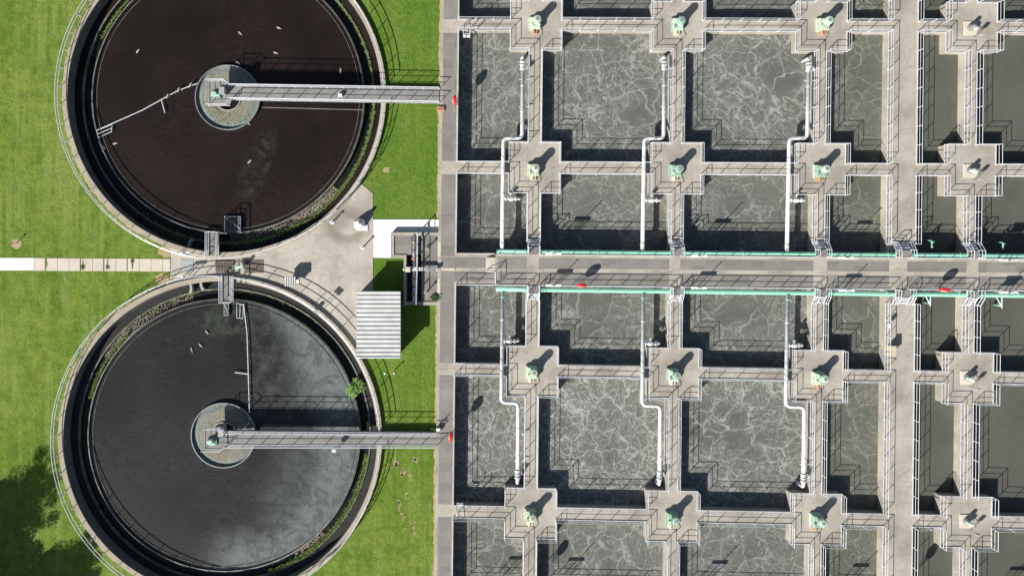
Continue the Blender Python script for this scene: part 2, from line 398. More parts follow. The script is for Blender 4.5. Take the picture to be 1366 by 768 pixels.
M['tank_water_1'] = m_dark('brown black tank water', (.0115,.0075,.0065), (.0165,.0115,.0098), film1)
M['tank_water_2'] = m_dark('charcoal tank water', (.0125,.0125,.013), (.021,.0205,.0205), film2)
M['channel_1'] = m_dark('channel water brown', (.016,.0115,.0095), (.02,.015,.012), None)
M['channel_2'] = m_dark('channel water grey', (.026,.026,.026), (.034,.034,.033), None)
M['trough'] = m_dark('trough water', (.006,.007,.006), (.012,.013,.011), None)
def m_sludge():
    m, t, b = newmat('dried sludge'); k = N(t)
    x = k.ramp(k.noise(.7, 5, .7), .38, .62)
    c = k.mix(x, (.20,.235,.225), (.165,.19,.17))
    tan = None
    for q in (P(303.3,130,-1.6), P(297.8,580.6,-1.6)):
        vd = k.n('VectorMath', operation='DISTANCE'); k.l(k.pos(), vd.inputs[0]); vd.inputs[1].default_value = tuple(q)
        w_ = k.ramp(k.math('ADD', vd.outputs['Value'], k.math('MULTIPLY', k.noise(1.6, 5, .75), 1.6)), 3.2, 3.9, 1, 0)
        tan = w_ if tan is None else k.math('MAXIMUM', tan, w_)
    c = k.mix(k.math('MULTIPLY', tan, k.ramp(k.noise(3.4, 5, .8), .35, .6)), c, (.23,.19,.12))
    c = k.mix(k.math('MULTIPLY', tan, k.ramp(k.noise(5, 4, .8), .55, .7)), c, (.45,.46,.42))
    c = k.mix(k.math('MULTIPLY', k.ramp(k.noise(3.2, 5, .8), .48, .7), .8), c, (.33,.34,.28))
    c = k.mix(k.math('MULTIPLY', k.ramp(k.noise(1.6, 4, .7), .55, .7), .8), c, (.11,.09,.05))
    k.l(c, b.inputs['Base Color']); b.inputs['Roughness'].default_value = .95
    k.bump(k.noise(6, 5, .8), b, .8, .1); return m
M['sludge'] = m_sludge()
M['roof'] = simple('pale metal roofing', (.64,.65,.64), .5, .1, .06, .7, dirt=(.50,.50,.48))

# ------------------------------------------------------------------ setting: ground with real holes
ZG = -.65
T = [dict(n=1, c=P(299,127,-.3), w=P(303.3,130,-1.4)), dict(n=2, c=P(293.6,584.6,-.3), w=P(297.8,580.6,-1.4))]
K3 = .083
R_OUT, R_IN, R_RAIL = 216*K3, 209.5*K3, 218.6*K3
def circ(c, r, n=160, a0=0, a1=2*math.pi): return [Vector((c.x+r*math.cos(a0+(a1-a0)*i/n), c.y+r*math.sin(a0+(a1-a0)*i/n), 0)) for i in range(n)]
def sheet(name, loops, z, mat, kind='structure', base=None):
    loops = [[Vector((p[0], p[1], 0)) for p in L] for L in loops]
    tri = tessellate_polygon(loops); flat = [p for L in loops for p in L]
    mb = MB(); vs = [(p.x, p.y, z) for p in flat]; fs = []
    for t in tri:
        a, b, c = [Vector(vs[i]) for i in t]; fs.append(tuple(t) if (b-a).cross(c-a).z > 0 else tuple(reversed(t)))
    mb.add(vs, fs); mb.keep = True
    o = mb.build(name, mat); tag(o, kind=kind); return o
pit_out = [P(x,y,-.05) for x,y in ((522,310),(586,310),(586,407),(538.5,407),(538.5,344.5),(522,344.5))]
deck_rect = [G(585.5,-118), G(585.5,836), G(1518,836), G(1518,-118)]
B = 700
sheet('lawn', [[(-B,-B),(B,-B),(B,B),(-B,B)], circ(T[0]['c'], R_OUT-.08), circ(T[1]['c'], R_OUT-.08), deck_rect, [p for p in
      (P(523,311,0),P(584.5,311,0),P(584.5,406,0),P(539.5,406,0),P(539.5,343.5,0),P(523,343.5,0))]], ZG, M['grass'])
# yard slab between the tanks
def ang(c, p): return math.atan2(p.y-c.y, p.x-c.x)
c1, c2 = T[0]['c'], T[1]['c']
def arcpts(c, r, a0, a1, n=40): return [Vector((c.x+r*math.cos(a0+(a1-a0)*i/n), c.y+r*math.sin(a0+(a1-a0)*i/n), 0)) for i in range(n+1)]
qa = ang(c1, P(228,331,ZG)); qb = ang(c1, P(482,246,ZG))
yard = arcpts(c1, R_OUT-.02, qa, qb) + [P(484,247,ZG), P(497.5,258,ZG), P(497.8,470,ZG)]
q0 = ang(c2, P(476,470,ZG)); q1 = ang(c2, P(222,381,ZG))
yard += arcpts(c2, R_OUT-.02, q0, q1) + [P(227.5,372,ZG)]
def slab(name, pts, z0, z1, mat):
    o = MB().prism(pts, z0, z1).build(name, mat); tag(o, kind='structure'); return o
slab('yard_pavement', yard, ZG-.2, ZG+.05, M['yard'])
slab('white_pavement', [P(497.9,292.8,ZG), P(585.5,292.8,ZG), P(585.5,311.5,ZG), P(521.5,311.5,ZG), P(521.5,344,ZG), P(497.9,343.6,ZG)], ZG-.2, ZG+.06, M['white_concrete'])
slab('white_path', [P(-300,343.6,ZG), P(45.5,344,ZG), P(45.5,360.6,ZG), P(-300,360.4,ZG)], ZG-.2, ZG+.05, M['white_concrete'])
x = 45.8; i = 0
joint = {62,110,143,176}
while x < 225:
    w = 15.4 if i else 15.2
    x1 = min(x+w, 227)
    slab('path_slab', [P(x+.25,344+.008*(x-45),ZG), P(x1-.1-(.9 if i in (0,3,5,7) else 0),344+.008*(x1-45),ZG), P(x1-.1-(.9 if i in (0,3,5,7) else 0),361+.006*(x1-45),ZG), P(x+.25,361+.006*(x-45),ZG)], ZG-.2, ZG+.045, M['path'])
    x = x1+.2; i += 1
wd = MB()
for px, py, rr_, n_ in ((62,352,.05,60),(110.5,352,.05,40),(110.5,356,.3,160),(143.5,356,.25,120),(143.5,349,.06,30),(176.5,348,.25,130),(176.5,354,.07,60)):
    for _ in range(n_):
        p = P(px+random.gauss(0,rr_*4), py+random.gauss(0,rr_*5 if rr_ > .1 else 3.5), ZG+.05); wd.leaves(tuple(p), .08, 3, .05, .4)
tag(wd.build('joint_weeds', M['algae']), kind='stuff')
# soil strips and worn spots
def blob(c, rx, ry, n=14, jit=.2, rot=0):
    out = []
    for i in range(n):
        q = 2*math.pi*i/n; k = 1+random.uniform(-jit, jit)
        x, y = rx*k*math.cos(q), ry*k*math.sin(q)
        out.append(Vector((c.x+x*math.cos(rot)-y*math.sin(rot), c.y+x*math.sin(rot)+y*math.cos(rot), 0)))
    return out
def soil(px, py, rx, ry, rot=0, z=.006):
    mb = MB(); mb.prism(blob(P(px,py,ZG), rx, ry, rot=rot), ZG-.02, ZG+z); o = mb.build('bare_soil', M['soil']); tag(o, kind='structure')
soil(515.4,226.8,.36,.34); soil(22.5,325.5,.55,.6)
for px, py, sx, sy, cnt in ((529,617,3,9,14),(555,613,5,3,10),(538,628,3,7,9),(547,634,2,4,5),(533,668,4,9,12),(541,663,3,3,4),(523,620,3,3,4),(537,692,3,6,6),(548,705,8,14,6)):
    for _ in range(cnt): soil(random.gauss(px,sx*.5), random.gauss(py,sy*.5), random.uniform(.04,.14), random.uniform(.06,.2), random.uniform(0,3))
edge_pts = [P(582.5+ (.6*math.sin(i*1.3)), y, ZG) for i, y in enumerate(range(0, 290, 8))]
mb = MB()
for y0, y1 in ((-40, 112), (142, 290), (408, 570), (602, 800)):
    n = int((y1-y0)/4)
    L = [G(582.4+random.uniform(-1.6,.4), y0+(y1-y0)*i/n) for i in range(n+1)]
    Rr = [G(586.2, y0+(y1-y0)*i/n) for i in range(n+1)]
    mb.prism(L+Rr[::-1], ZG-.02, ZG+.008)
tag(mb.build('soil_strip', M['soil']), kind='structure')
mb = MB()
for c, a0, a1 in ((c1, math.radians(120), math.radians(238)), (c2, math.radians(112), math.radians(232))):
    n = 110; outer = []; inner = []
    for i in range(n+1):
        q = a0+(a1-a0)*i/n; r = R_OUT+.12+random.uniform(0, .22)
        outer.append((c.x+r*math.cos(q), c.y+r*math.sin(q))); inner.append((c.x+(R_OUT-.05)*math.cos(q), c.y+(R_OUT-.05)*math.sin(q)))
    mb.prism(outer+inner[::-1], ZG-.02, ZG+.009)
for cx, cy in ((221,336),(217,372)): mb.prism(blob(P(cx,cy,ZG), .75, .6), ZG-.02, ZG+.012)
tag(mb.build('soil_edging', M['soil']), kind='structure')

# ------------------------------------------------------------------ aeration basin
COLS = [(702.5,719),(892,907),(1083.5,1099),(1182,1220.4),(1284.5,1299.5),(1491,1506)]
CX = [711, 899.5, 1092, 1292.3, 1498.5]
PW = 33.7
ROWS = [(27,40.3),(216.5,231),(338.5,379),(485,499.3),(674.5,690)]
PLAT = [(1.5,66.5),(190.5,257),(460.5,525.8),(649.5,715.8)]
AL, AR, BT, BB = 584.3, 1520, -120, 838
def solid(a, b):
    if a < 608 or b < -80 or b > 797: return True
    if any(l < a < r for l, r in COLS) or any(t < b < q for t, q in ROWS): return True
    return any(abs(a-c) < PW for c in CX) and any(t < b < q for t, q in PLAT)
As = sorted({AL, 608, AR, *[x for c in COLS for x in c], *[c+s*PW for c in CX for s in (-1,1)]})
Bs = sorted({BT, -80, 797, BB, *[x for c in ROWS for x in c], *[x for c in PLAT for x in c]})
basin = thing('aeration_basin', (0,0,-3), 'pale concrete aeration basin, a grid of walkways and walls around rows of grey water cells', 'basin')
mb = MB(); ZB = -3.0; idx = {}
def vid(i, j, z):
    k = (i, j, z)
    if k not in idx: idx[k] = len(mb.v); mb.v.append(tuple(G(As[i], Bs[j], z)))
    return idx[k]
na, nb = len(As)-1, len(Bs)-1
S = [[solid((As[i]+As[i+1])/2, (Bs[j]+Bs[j+1])/2) for j in range(nb)] for i in range(na)]
def sol(i, j): return 0 <= i < na and 0 <= j < nb and S[i][j]
for i in range(na):
    for j in range(nb):
        if not S[i][j]: continue
        mb.f.append((vid(i,j,0), vid(i,j+1,0), vid(i+1,j+1,0), vid(i+1,j,0)))
        if not sol(i-1,j): mb.f.append((vid(i,j,0), vid(i,j,ZB), vid(i,j+1,ZB), vid(i,j+1,0)))
        if not sol(i+1,j): mb.f.append((vid(i+1,j,0), vid(i+1,j+1,0), vid(i+1,j+1,ZB), vid(i+1,j,ZB)))
        if not sol(i,j-1): mb.f.append((vid(i,j,0), vid(i+1,j,0), vid(i+1,j,ZB), vid(i,j,ZB)))
        if not sol(i,j+1): mb.f.append((vid(i,j+1,0), vid(i,j+1,ZB), vid(i+1,j+1,ZB), vid(i+1,j+1,0)))
mb.build('deck', M['concrete'], basin)
ZM = .7
def gq(a0, a1, b0, b1): return [G(a0,b0), G(a0,b1), G(a1,b1), G(a1,b0)]
MB().prism(gq(660.5, 1519, 338.2, 379.3), .005, ZM).build('raised_walkway', M['concrete'], basin)
# ramp up to the raised walkway
r = MB(); q = [G(648,343), G(648,361), G(660.4,361), G(660.4,343)]
r.add([(*q[0].xy,.01),(*q[1].xy,.01),(*q[2].xy,ZM-.01),(*q[3].xy,ZM-.01),(*q[2].xy,.01),(*q[3].xy,.01)], [(0,1,2,3),(1,4,2),(0,3,5),(0,5,4,1),(3,2,4,5)])
r.build('ramp', M['concrete'], basin)
def grating(a0, a1, b0, b1, z=0.0):
    o = MB().prism(gq(a0,a1,b0,b1), z-.05, z+.012).build('grating', M['grating'], basin); return o
for b0, b1 in ((-60,26),(44.5,215),(233,342.5),(376,484.5),(501,673),(690,790)): grating(587.8, 606, b0, b1)
grating(588, 647.5, 343.5, 357); grating(588, 659.5, 362.3, 375.8)
cross = [(701.4,717.7),(890,905),(1081,1099),(1181,1205),(1283.4,1299.4),(1490,1507)]
prev = 664
for l, rr_ in cross+[(1518,1520)]:
    for b0, b1 in ((343.2,356.8),(362.0,376.6)):
        grating(prev, l, b0, b1, ZM)
    prev = rr_
for b0, b1 in ((323,342),(372,393)): MB().prism(gq(583.6,587.6,b0,b1), -.3, .015).build('edge_beam', M['path'], basin)
MB().prism(gq(589,607,357.7,361.2), -.1, .05).build('edge_beam', M['path'], basin)

cells = []      # (ci, rj, poly in a,b , open edge)
CC = [(608,702.5,None,0),(719,892,0,1),(907,1083.5,1,2),(1099,1182,2,None),(1220.4,1284.5,None,3),(1299.5,1491,3,4)]
RC = [(-80,27,None,0),(40.3,216.5,0,1),(231,338.5,1,None),(379,485,None,2),(499.3,674.5,2,3),(690,797,3,None)]
for ci, (a0,a1,pl,pr) in enumerate(CC):
    for rj, (b0,b1,pt,pb) in enumerate(RC):
        mat = M['foam'][{0:0,1:6,2:1,3:2,4:3,5:7}[rj] if rj != 4 else 3+ci] if ci < 3 else (M['foam_mid'] if ci == 3 else M['calm'])
        o = MB().prism(gq(a0-.5,a1+.5,b0-.5,b1+.5), -1.35, -1.25).build('water', mat); tag(o, kind='structure')
        xl = CX[pl]+PW if pl is not None else None; xr = CX[pr]-PW if pr is not None else None
        yt = PLAT[pt][1] if pt is not None else None; yb = PLAT[pb][0] if pb is not None else None
        pts = []   # clockwise starting bottom-left going up the left side
        def corner(ax, bx, notch_a, notch_b, order):
            if notch_a is None or notch_b is None: return [(ax, bx)]
            c = [(ax, notch_b), (notch_a, notch_b), (notch_a, bx)]
            return c if order else c[::-1]
        BL = corner(a0, b1, xl, yb, False); TL = corner(a0, b0, xl, yt, True)
        TR = corner(a1, b0, xr, yt, False); BR = corner(a1, b1, xr, yb, True)
        cells.append((ci, rj, BL, TL, TR, BR))

# railings
post_mesh = {}
def post_obj(h, parent, loc):
    k = round(h, 3)
    if k not in post_mesh:
        m_ = MB(); m_.box(-.028,.028,-.028,.028,0,h); m_.box(-.07,.07,-.07,.07,0,.02)
        o = m_.build('post', M['rail']); post_mesh[k] = o.data; bpy.data.objects.remove(o)
    o = bpy.data.objects.new('post', post_mesh[k]); COL.objects.link(o); o.parent = parent
    o.location = Vector(loc)-ORG[parent.name]; return o
def railing(pts, closed, label, group, h=1.08, sp=2.0, toe=True, gaps=(), name='guard_railing', parent=None, r=.036):
    pts = [Vector(p) for p in pts]
    root = parent or thing(name, pts[0], label, 'railing', group)
    segs = list(zip(pts, pts[1:]+pts[:1])) if closed else list(zip(pts, pts[1:]))
    rt, rm, rb = MB(), MB(), MB()
    up = Vector((0,0,1))
    rt.tube([p+up*h for p in pts], r, 6, closed); rm.tube([p+up*h*.52 for p in pts], r*.85, 6, closed)
    rt.build('top_rail', M['rail'], root); rm.build('mid_rail', M['rail'], root)
    if toe:
        rb.tube([p+up*.05 for p in pts], .06, 4, closed); rb.build('toe_board', M['rail'], root)
    out = []
    for a, b in segs:
        L = (b-a).length
        if L < 1.0 and out and (a-out[-1]).length < 1.2: continue
        n = max(1, round(L/sp))
        for i in range(n): out.append(a+(b-a)*i/n)
    if not closed: out.append(pts[-1])
    for p in out[:99]: post_obj(h, root, p)
    return root
colname = ['leftmost','second','third','fourth','fifth','sixth']
rowname = ['cropped top row','upper tall row','row above green pipes','row below green pipes','lower tall row','cropped bottom row']
def off(p, c, z=0): return G(p[0], p[1], z)
for ci, rj, BL, TL, TR, BR in cells:
    if rj == 2: seq, cl = BL+TL+TR+BR, False
    elif rj == 3: seq, cl = TR+BR+BL+TL, False
    else: seq, cl = BL+TL+TR+BR, True
    if rj == 2: seq = [(seq[0][0], 321)]+seq[1:-1]+[(seq[-1][0], 321)]
    if rj == 3: seq = [(seq[0][0], 398)]+seq[1:-1]+[(seq[-1][0], 398)]
    if ci == 0 and rj == 2: seq = [(660,338.4),(608,338.4)]+seq[1:]
    if ci == 0 and rj == 3: seq = seq[:-1]+[(608,379.2),(660,379.2)]
    # nudge the rail onto the inner face of the wall
    ca = (CC[ci][0]+CC[ci][1])/2; cb = (RC[rj][0]+RC[rj][1])/2
    pts = [G(a+(.35 if a < ca else -.35), b+(.35 if b < cb else -.35), 0) for a, b in seq]
    lab = 'white railing round the cell in the %s column, %s' % (colname[ci], rowname[rj])
    railing(pts, cl, lab, 'railings around the basin cells')
# raised walkway rails
spans = [(664,701.4),(718.5,891),(906,1081.5),(1099.5,1181.5),(1206,1283),(1300,1489)]
for i, (a0, a1) in enumerate(spans):
    for side, b in (('north', 338.5), ('south', 379)):
        lab = 'straight white railing on the %s edge of the raised walkway, %s span' % ('upper' if side=='north' else 'lower', ['leftmost short','second','third','fourth','fifth','sixth, cropped'][i])
        railing([G(a0,b,ZM), G((a0+a1)/2,b,ZM), G(a1,b,ZM)], False, lab, 'railings along the raised walkway')
railing([G(649,361.3,.02), G(660.3,361.5,ZM), G(660.8,379,ZM)], False, 'short bent white railing where the raised walkway steps down at its left end', 'railings along the raised walkway')

# crossover steps at the ends of the side walkways
def steps(a0, a1, side, label):
    # side -1: north of main walkway
    bE = 338.2 if side < 0 else 379.3
    def bb(d): return bE+side*d
    root = thing('crossover_steps', G((a0+a1)/2, bE, 0), label, 'steps', 'crossover steps over the green pipes')
    zL = ZM+.09
    MB().prism([G(a0+.6,bb(.3)),G(a1-.6,bb(.3)),G(a1-.6,bb(9.5)),G(a0+.6,bb(9.5))], zL-.06, zL).build('landing', M['grating'], root)
    for i, (d, z) in enumerate(((12,.6),(15.2,.4),(18.4,.2))):
        MB().prism([G(a0+.8,bb(d-1.1)),G(a1-.8,bb(d-1.1)),G(a1-.8,bb(d+1.1)),G(a0+.8,bb(d+1.1))], z-.04, z).build('tread', M['rail'], root)
    for a in (a0+.3, a1-.3):
        p = [G(a,bb(.3),zL-.08), G(a,bb(9.8),zL-.08), G(a,bb(20),.03)]
        MB().tube(p, .07, 4).build('stringer', M['rail'], root)
        up = Vector((0,0,1))
        q = [G(a,bb(.3),zL+1.05), G(a,bb(9.8),zL+1.05), G(a,bb(20),1.08)]
        MB().tube(q, .036, 6).build('handrail', M['rail'], root)
        MB().tube([v-up*.5 for v in q], .03, 6).build('mid_rail', M['rail'], root)
        for d, z in ((.5,zL),(9.8,zL),(20,0)): post_obj(1.05, root, G(a,bb(d),z))
    if a1-a0 > 30: pass
    return root
scols = [(703,718.5),(892.3,907),(1083.5,1099),(1190,1210),(1284.5,1299.5)]
cn = ['leftmost','second','third','wide fourth','fifth']
for i, (a0, a1) in enumerate(scols):
    steps(a0, a1, -1, 'white crossover steps above the raised walkway at the %s side walkway' % cn[i])
    steps(a0, a1, 1, 'white crossover steps below the raised walkway at the %s side walkway' % cn[i])

# ------------------------------------------------------------------ pipes
def bend(pts, r, n=7):
    pts = [Vector(p) for p in pts]; out = [pts[0]]
    for a, b, c in zip(pts, pts[1:], pts[2:]):
        u = (a-b).normalized(); v = (c-b).normalized(); rr = min(r, (a-b).length*.49, (c-b).length*.49)
        th = u.angle(v); 
        if th > 3.1: out.append(b); continue
        p0, p1 = b+u*rr, b+v*rr
        for i in range(n+1):
            t = i/n; out.append(p0*(1-t)**2+b*2*t*(1-t)+p1*t*t)
    out.append(pts[-1]); return out
for nm, b, b1, lab in (('n', 334.9, 334.6, 'long mint green header pipe along the upper edge of the raised walkway'), ('s', 385.0, 386.0, 'long mint green header pipe along the lower edge of the raised walkway')):
    zh = .52 if nm == 'n' else .3
    root = thing('header_pipe', G(662, b, .25), lab, 'pipe', 'mint green header pipes')
    pts = [G(662+ (1515-662)*i/12, b+(b1-b)*i/12, zh) for i in range(13)]
    MB().tube(pts, .235 if nm == 'n' else .26, 16).build('pipe', M['mint'], root, True)
    for a in range(700, 1500, 96):
        p = G(a, b, zh); MB().tube([p+Vector((-.05,0,0)), p+Vector((.05,0,0))], .31, 16).build('flange', M['mint'], root)
        q = G(a+20, b, 0); MB().box(q.x-.06,q.x+.06,q.y-.28,q.y+.28,-1.0,zh-.2).build('bracket', M['steel'], root)
ZP = .42
def air_pipe(pxs, label, up, branch_y, end_y):
    """pxs: photo points of the run; built at height ZP"""
    pts = [P(x, y, ZP) for x, y in pxs]
    root = thing('air_pipe', pts[0], label, 'pipe', 'white air pipes over the cells')
    sgn = 1 if up else -1
    st = MB().tube([pts[0]+Vector((0,-.35*sgn,-.1)), pts[0]+Vector((0,.55*sgn,0))], .2, 14); st.tube([pts[0]+Vector((0,.5*sgn,0)), pts[0]+Vector((0,.58*sgn,0))], .28, 14)
    st.build('green_stub', M['mint'], root)
    run = bend(pts, .55)
    MB().tube(run, .215, 14).build('pipe', M['white_pipe'], root, True)
    for f in (.12, .3, .52, .7, .9):
        i = min(range(len(pts)-1), key=lambda k: 0)
    # clamp rings
    for k in range(len(pts)-1):
        a, b = pts[k], pts[k+1]; L = (b-a).length
        if L < 3: continue
        n = int(L//3.4)
        for i in range(1, n+1):
            c = a+(b-a)*i/(n+1); d = (b-a).normalized()
            MB().tube([c-d*.05, c+d*.05], .25, 14).build('clamp', M['white_pipe'], root)
    # end: flanges + elbow down into the water
    e = pts[-1]; d = (pts[-1]-pts[-2]).normalized()
    v = MB()
    for t in (-1.05, -.62, -.28): v.tube([e+d*t-d*.06, e+d*t+d*.06], .34, 16)
    v.ball(e+d*-.85, .3, .26, .28); v.build('valve', M['white_pipe'], root)
    MB().tube(bend([e-d*.3, e+d*.35, e+d*.35+Vector((0,0,-2))], .3), .19, 12).build('drop_leg', M['white_pipe'], root, True)
    hw = MB(); c = e+d*-.85+Vector((.42,0,.05)); hw.tube([e+d*-.85, c], .045, 6); hw.tube([c, c+Vector((.06,0,0))], .26, 12); hw.build('handwheel', M['white_pipe'], root)
    # branch with valve
    xb = pxs[1][0] if not up else pxs[0][0]+(pxs[1][0]-pxs[0][0])*.45
    bp = P(xb, branch_y, ZP-.02); R = Vector((1,0,0))
    MB().tube(bend([bp, bp+R*1.9, bp+R*1.9+Vector((0,0,-2.1))], .28), .15, 12).build('branch_pipe', M['white_pipe'], root, True)
    bv = MB()
    for t in (.32,.75,1.05,1.45): bv.tube([bp+R*(t-.05), bp+R*(t+.05)], .27, 14)
    bv.tube([bp+R*.28, bp+R*1.5], .17, 12); bv.ball(bp+R*.9, .2, .3, .26); bv.tube([bp+R*.9, bp+R*.9+Vector((0,.5,.1))], .05, 6)
    bv.build('branch_valve', M['white_pipe'], root)
    hw = MB(); c = bp+R*.9+Vector((0,.5,.1)); hw.tube([c, c+Vector((0,.05,0))], .22, 12); hw.build('handwheel', M['white_pipe'], root)
    # side brackets to the walkway
    for t in (.25,.6):
        c = pts[-1]+(pts[-2]-pts[-1])*t
        MB().tube([c+Vector((-.38,0,-.1)), c+Vector((.9,0,-.1))], .045, 5).build('bracket', M['rail'], root)
    return root
air_pipe([(669.6,331),(671.6,184.3),(696.5,184),(697.6,80)], 'white air pipe with a double bend beside the leftmost side walkway, upper half', True, 265, 76)
air_pipe([(857,333),(859.6,184.6),(885.3,184.3),(886.6,80)], 'white air pipe with a double bend beside the second side walkway, upper half', True, 267, 77)
air_pipe([(1049.6,334.5),(1053,184.3),(1076.8,184),(1079,82)], 'white air pipe with a double bend beside the third side walkway, upper half', True, 267, 78)
air_pipe([(671,389.5),(668.8,536.5),(691.5,537),(690.3,640)], 'white air pipe with a double bend beside the leftmost side walkway, lower half', False, 454.5, 644)
air_pipe([(858.3,391),(856.8,540.5),(880.8,541),(879.6,642)], 'white air pipe with a double bend beside the second side walkway, lower half', False, 458, 647)
air_pipe([(1050.8,393),(1048.2,541.5),(1073,542.5),(1071.6,645)], 'white air pipe with a double bend beside the third side walkway, lower half', False, 460.5, 650)
for i, (px, py) in enumerate(((1243.2,325),(1338,327.5))):
    c = P(px, py, .1); r = thing('drop_pipe', c, 'small mint green drop pipe in the shade above the upper green header, %s of two' % ('left' if i == 0 else 'right'), 'pipe', 'small green drop pipes')
    MB().tube(bend([c+Vector((0,-.5,0)), c+Vector((0,.35,0)), c+Vector((0,.35,-1.5))], .2), .09, 10).build('pipe', M['mint'], r, True)
    w = MB(); w.tube([c+Vector((-.14,.2,.15)), c+Vector((.12,.2,.15))], .05, 6); w.cyl(c.x, c.y+.2, c.z, c.z+.35, .07, 8); w.build('valve', M['mint'], r)
for i, (px, py) in enumerate(((1241.5,402),(1336.5,405))):
    c = P(px, py, .1); r = thing('drop_pipe', c, 'mint green drop pipe with slanting white brace below the lower green header, %s of two' % ('left' if i == 0 else 'right'), 'pipe', 'small green drop pipes')
    MB().tube(bend([c+Vector((0,.9,0)), c+Vector((0,-.2,0)), c+Vector((0,-.2,-1.3))], .2), .13, 10).build('pipe', M['mint'], r, True)
    MB().tube([c+Vector((-.9,.95,.3)), c+Vector((-.18,-.45,.3))], .05, 6).build('brace', M['rail'], r)
    MB().tube([c+Vector((-.2,.9,.3)), c+Vector((-.2,-.5,.3))], .05, 6).build('brace', M['rail'], r)

# ------------------------------------------------------------------ mixers on the platforms
def mixer(loc, label, variant):
    r = thing('surface_mixer', loc, label, 'mixer', 'green mixer drives on the platforms')
    x, y, z = loc; MA = [M['machine'], M['machine_rusty'], M['machine_dark']][variant*7//2 % 3]; MC = [M['machine_rusty'], M['machine_dark'], M['machine']][variant % 3]
    MB().bevbox(x-.62,x+.56,y-.62,y+.85,z,z+.28,.04).build('base_frame', MC, r)
    g = MB().bevbox(x-.48,x+.62,y-.55,y+.75,z+.28,z+.72,.08); g.bevbox(x-.15,x+.5,y-.1,y+.6,z+.72,z+1.0,.06)
    for i in range(4): g.box(x+.62,x+.66,y-.45+i*.3,y-.35+i*.3,z+.32,z+.66)
    g.build('gearbox', MA, r)
    m_ = MB().cyl(x+.2,y+.28,z+1.0,z+1.6,.42,8); m_.cyl(x+.2,y+.28,z+1.6,z+1.68,.44,8,.34)
    for i in range(12):
        q = 2*math.pi*i/12; m_.box(x+.2+.42*math.cos(q)-.02,x+.2+.42*math.cos(q)+.02,y+.28+.42*math.sin(q)-.02,y+.28+.42*math.sin(q)+.02,z+1.02,z+1.58)
    m_.build('motor', MC, r, False)
    fc = MB().cyl(x+.2,y+.28,z+1.681,z+1.70,.2,10); fc.build('fan_cover', M['steel'], r); MB().box(x+.55,x+.73,y+.18,y+.4,z+1.1,z+1.4).build('terminal_box', M['steel'], r)
    k_ = MB().tube([(x+.6,y+.28,z+1.15),(x+.78,y+.1,z+.5),(x+.8,y-.3,z+.03),(x+.9+.2*math.sin(variant*2.1),y-1.0,z+.03),(x+.3,y-1.6,z+.03)], .03, 6); k_.build('cable', M['dark'], r)
    MB().bevbox(x-.42,x-.12,y-.3,y-.02,z+.72,z+.86,.03).build('inspection_cover', M['steel' if variant%2 else 'machine'], r)
    c = MB(); c.tube([(x-.1,y-.55,z+.45),(x-.1,y-1.0,z+.45)], .17, 12); c.tube([(x+.22,y-.55,z+.4),(x+.22,y-.85,z+.4)], .1, 10)
    c.bevbox(x-.32,x+.3,y-1.0,y-.62,z,z+.28,.03)
    c.build('coupling_housing', M['rust' if variant in (0,2,5,8,11) else 'beige'], r)
    b = MB()
    for sx in (-.55,.5):
        for sy in (-.55,.1,.75): b.cyl(x+sx,y+sy,z+.28,z+.34,.045,6)
    b.build('bolts', M['rust'], r)
mixpos = [[(713,34),(902,35.5),(1095.5,35.5)], [(711,228.5),(899.5,229.5),(1091.8,230)], [(708.5,497),(896,500.5),(1089.6,505)], [(707,687),(894.6,690.5),(1087,693.5)]]
rn = ['top','second','third','bottom']; cn3 = ['left','middle','right']
for j, row in enumerate(mixpos):
    for i, (px, py) in enumerate(row):
        mixer(P(px, py, 0), 'pale green mixer drive with upright motor, %s platform of the %s platform row' % (cn3[i], rn[j]), j*3+i)
for j, (px, py) in enumerate([(1294.5,38),(1294,228),(1290,503.5),(1289,694.5)]):
    c = P(px, py, 0); x, y = c.x, c.y
    r = thing('submersible_mixer_head', c, 'small round motor on pale square pad, far right platform, %s row' % rn[j], 'mixer', 'grey motors on the right platforms')
    MB().bevbox(x-.75,x+.75,y-.75,y+.75,0,.08,.02).build('pad', M['path'], r)
    MB().cyl(x-.1,y,.08,.4,.36,18).build('flange', M['steel'], r)
    m_ = MB().cyl(x-.1,y,.4,.95,.24,16,.22); m_.ball((x-.1,y,.95),.22,.22,.1); m_.build('motor', M['steel' if j in (0,) else 'machine'], r)
    MB().bevbox(x+.12,x+.42,y-.3,y-.02,.4,.7,.03).build('terminal_box', M['white'], r)
    MB().tube([(x+.3,y-.16,.5),(x+.75,y-.9,.6)], .03, 6).build('conduit', M['steel'], r)
    c = P(px+10, py+10, 0); x, y = c.x, c.y
    r = thing('control_post', c, 'small grey control box on twin thin posts at the far right platform, %s row' % rn[j], 'control box', 'control posts on the right platforms')
    for s in (-.12,.12): MB().cyl(x-.4+s,y-.2,0,1.0,.03,8).build('post', M['steel'], r)
    MB().bevbox(x-.6,x-.2,y-.3,y-.12,.95,1.4,.03).build('box', M['plate'], r)

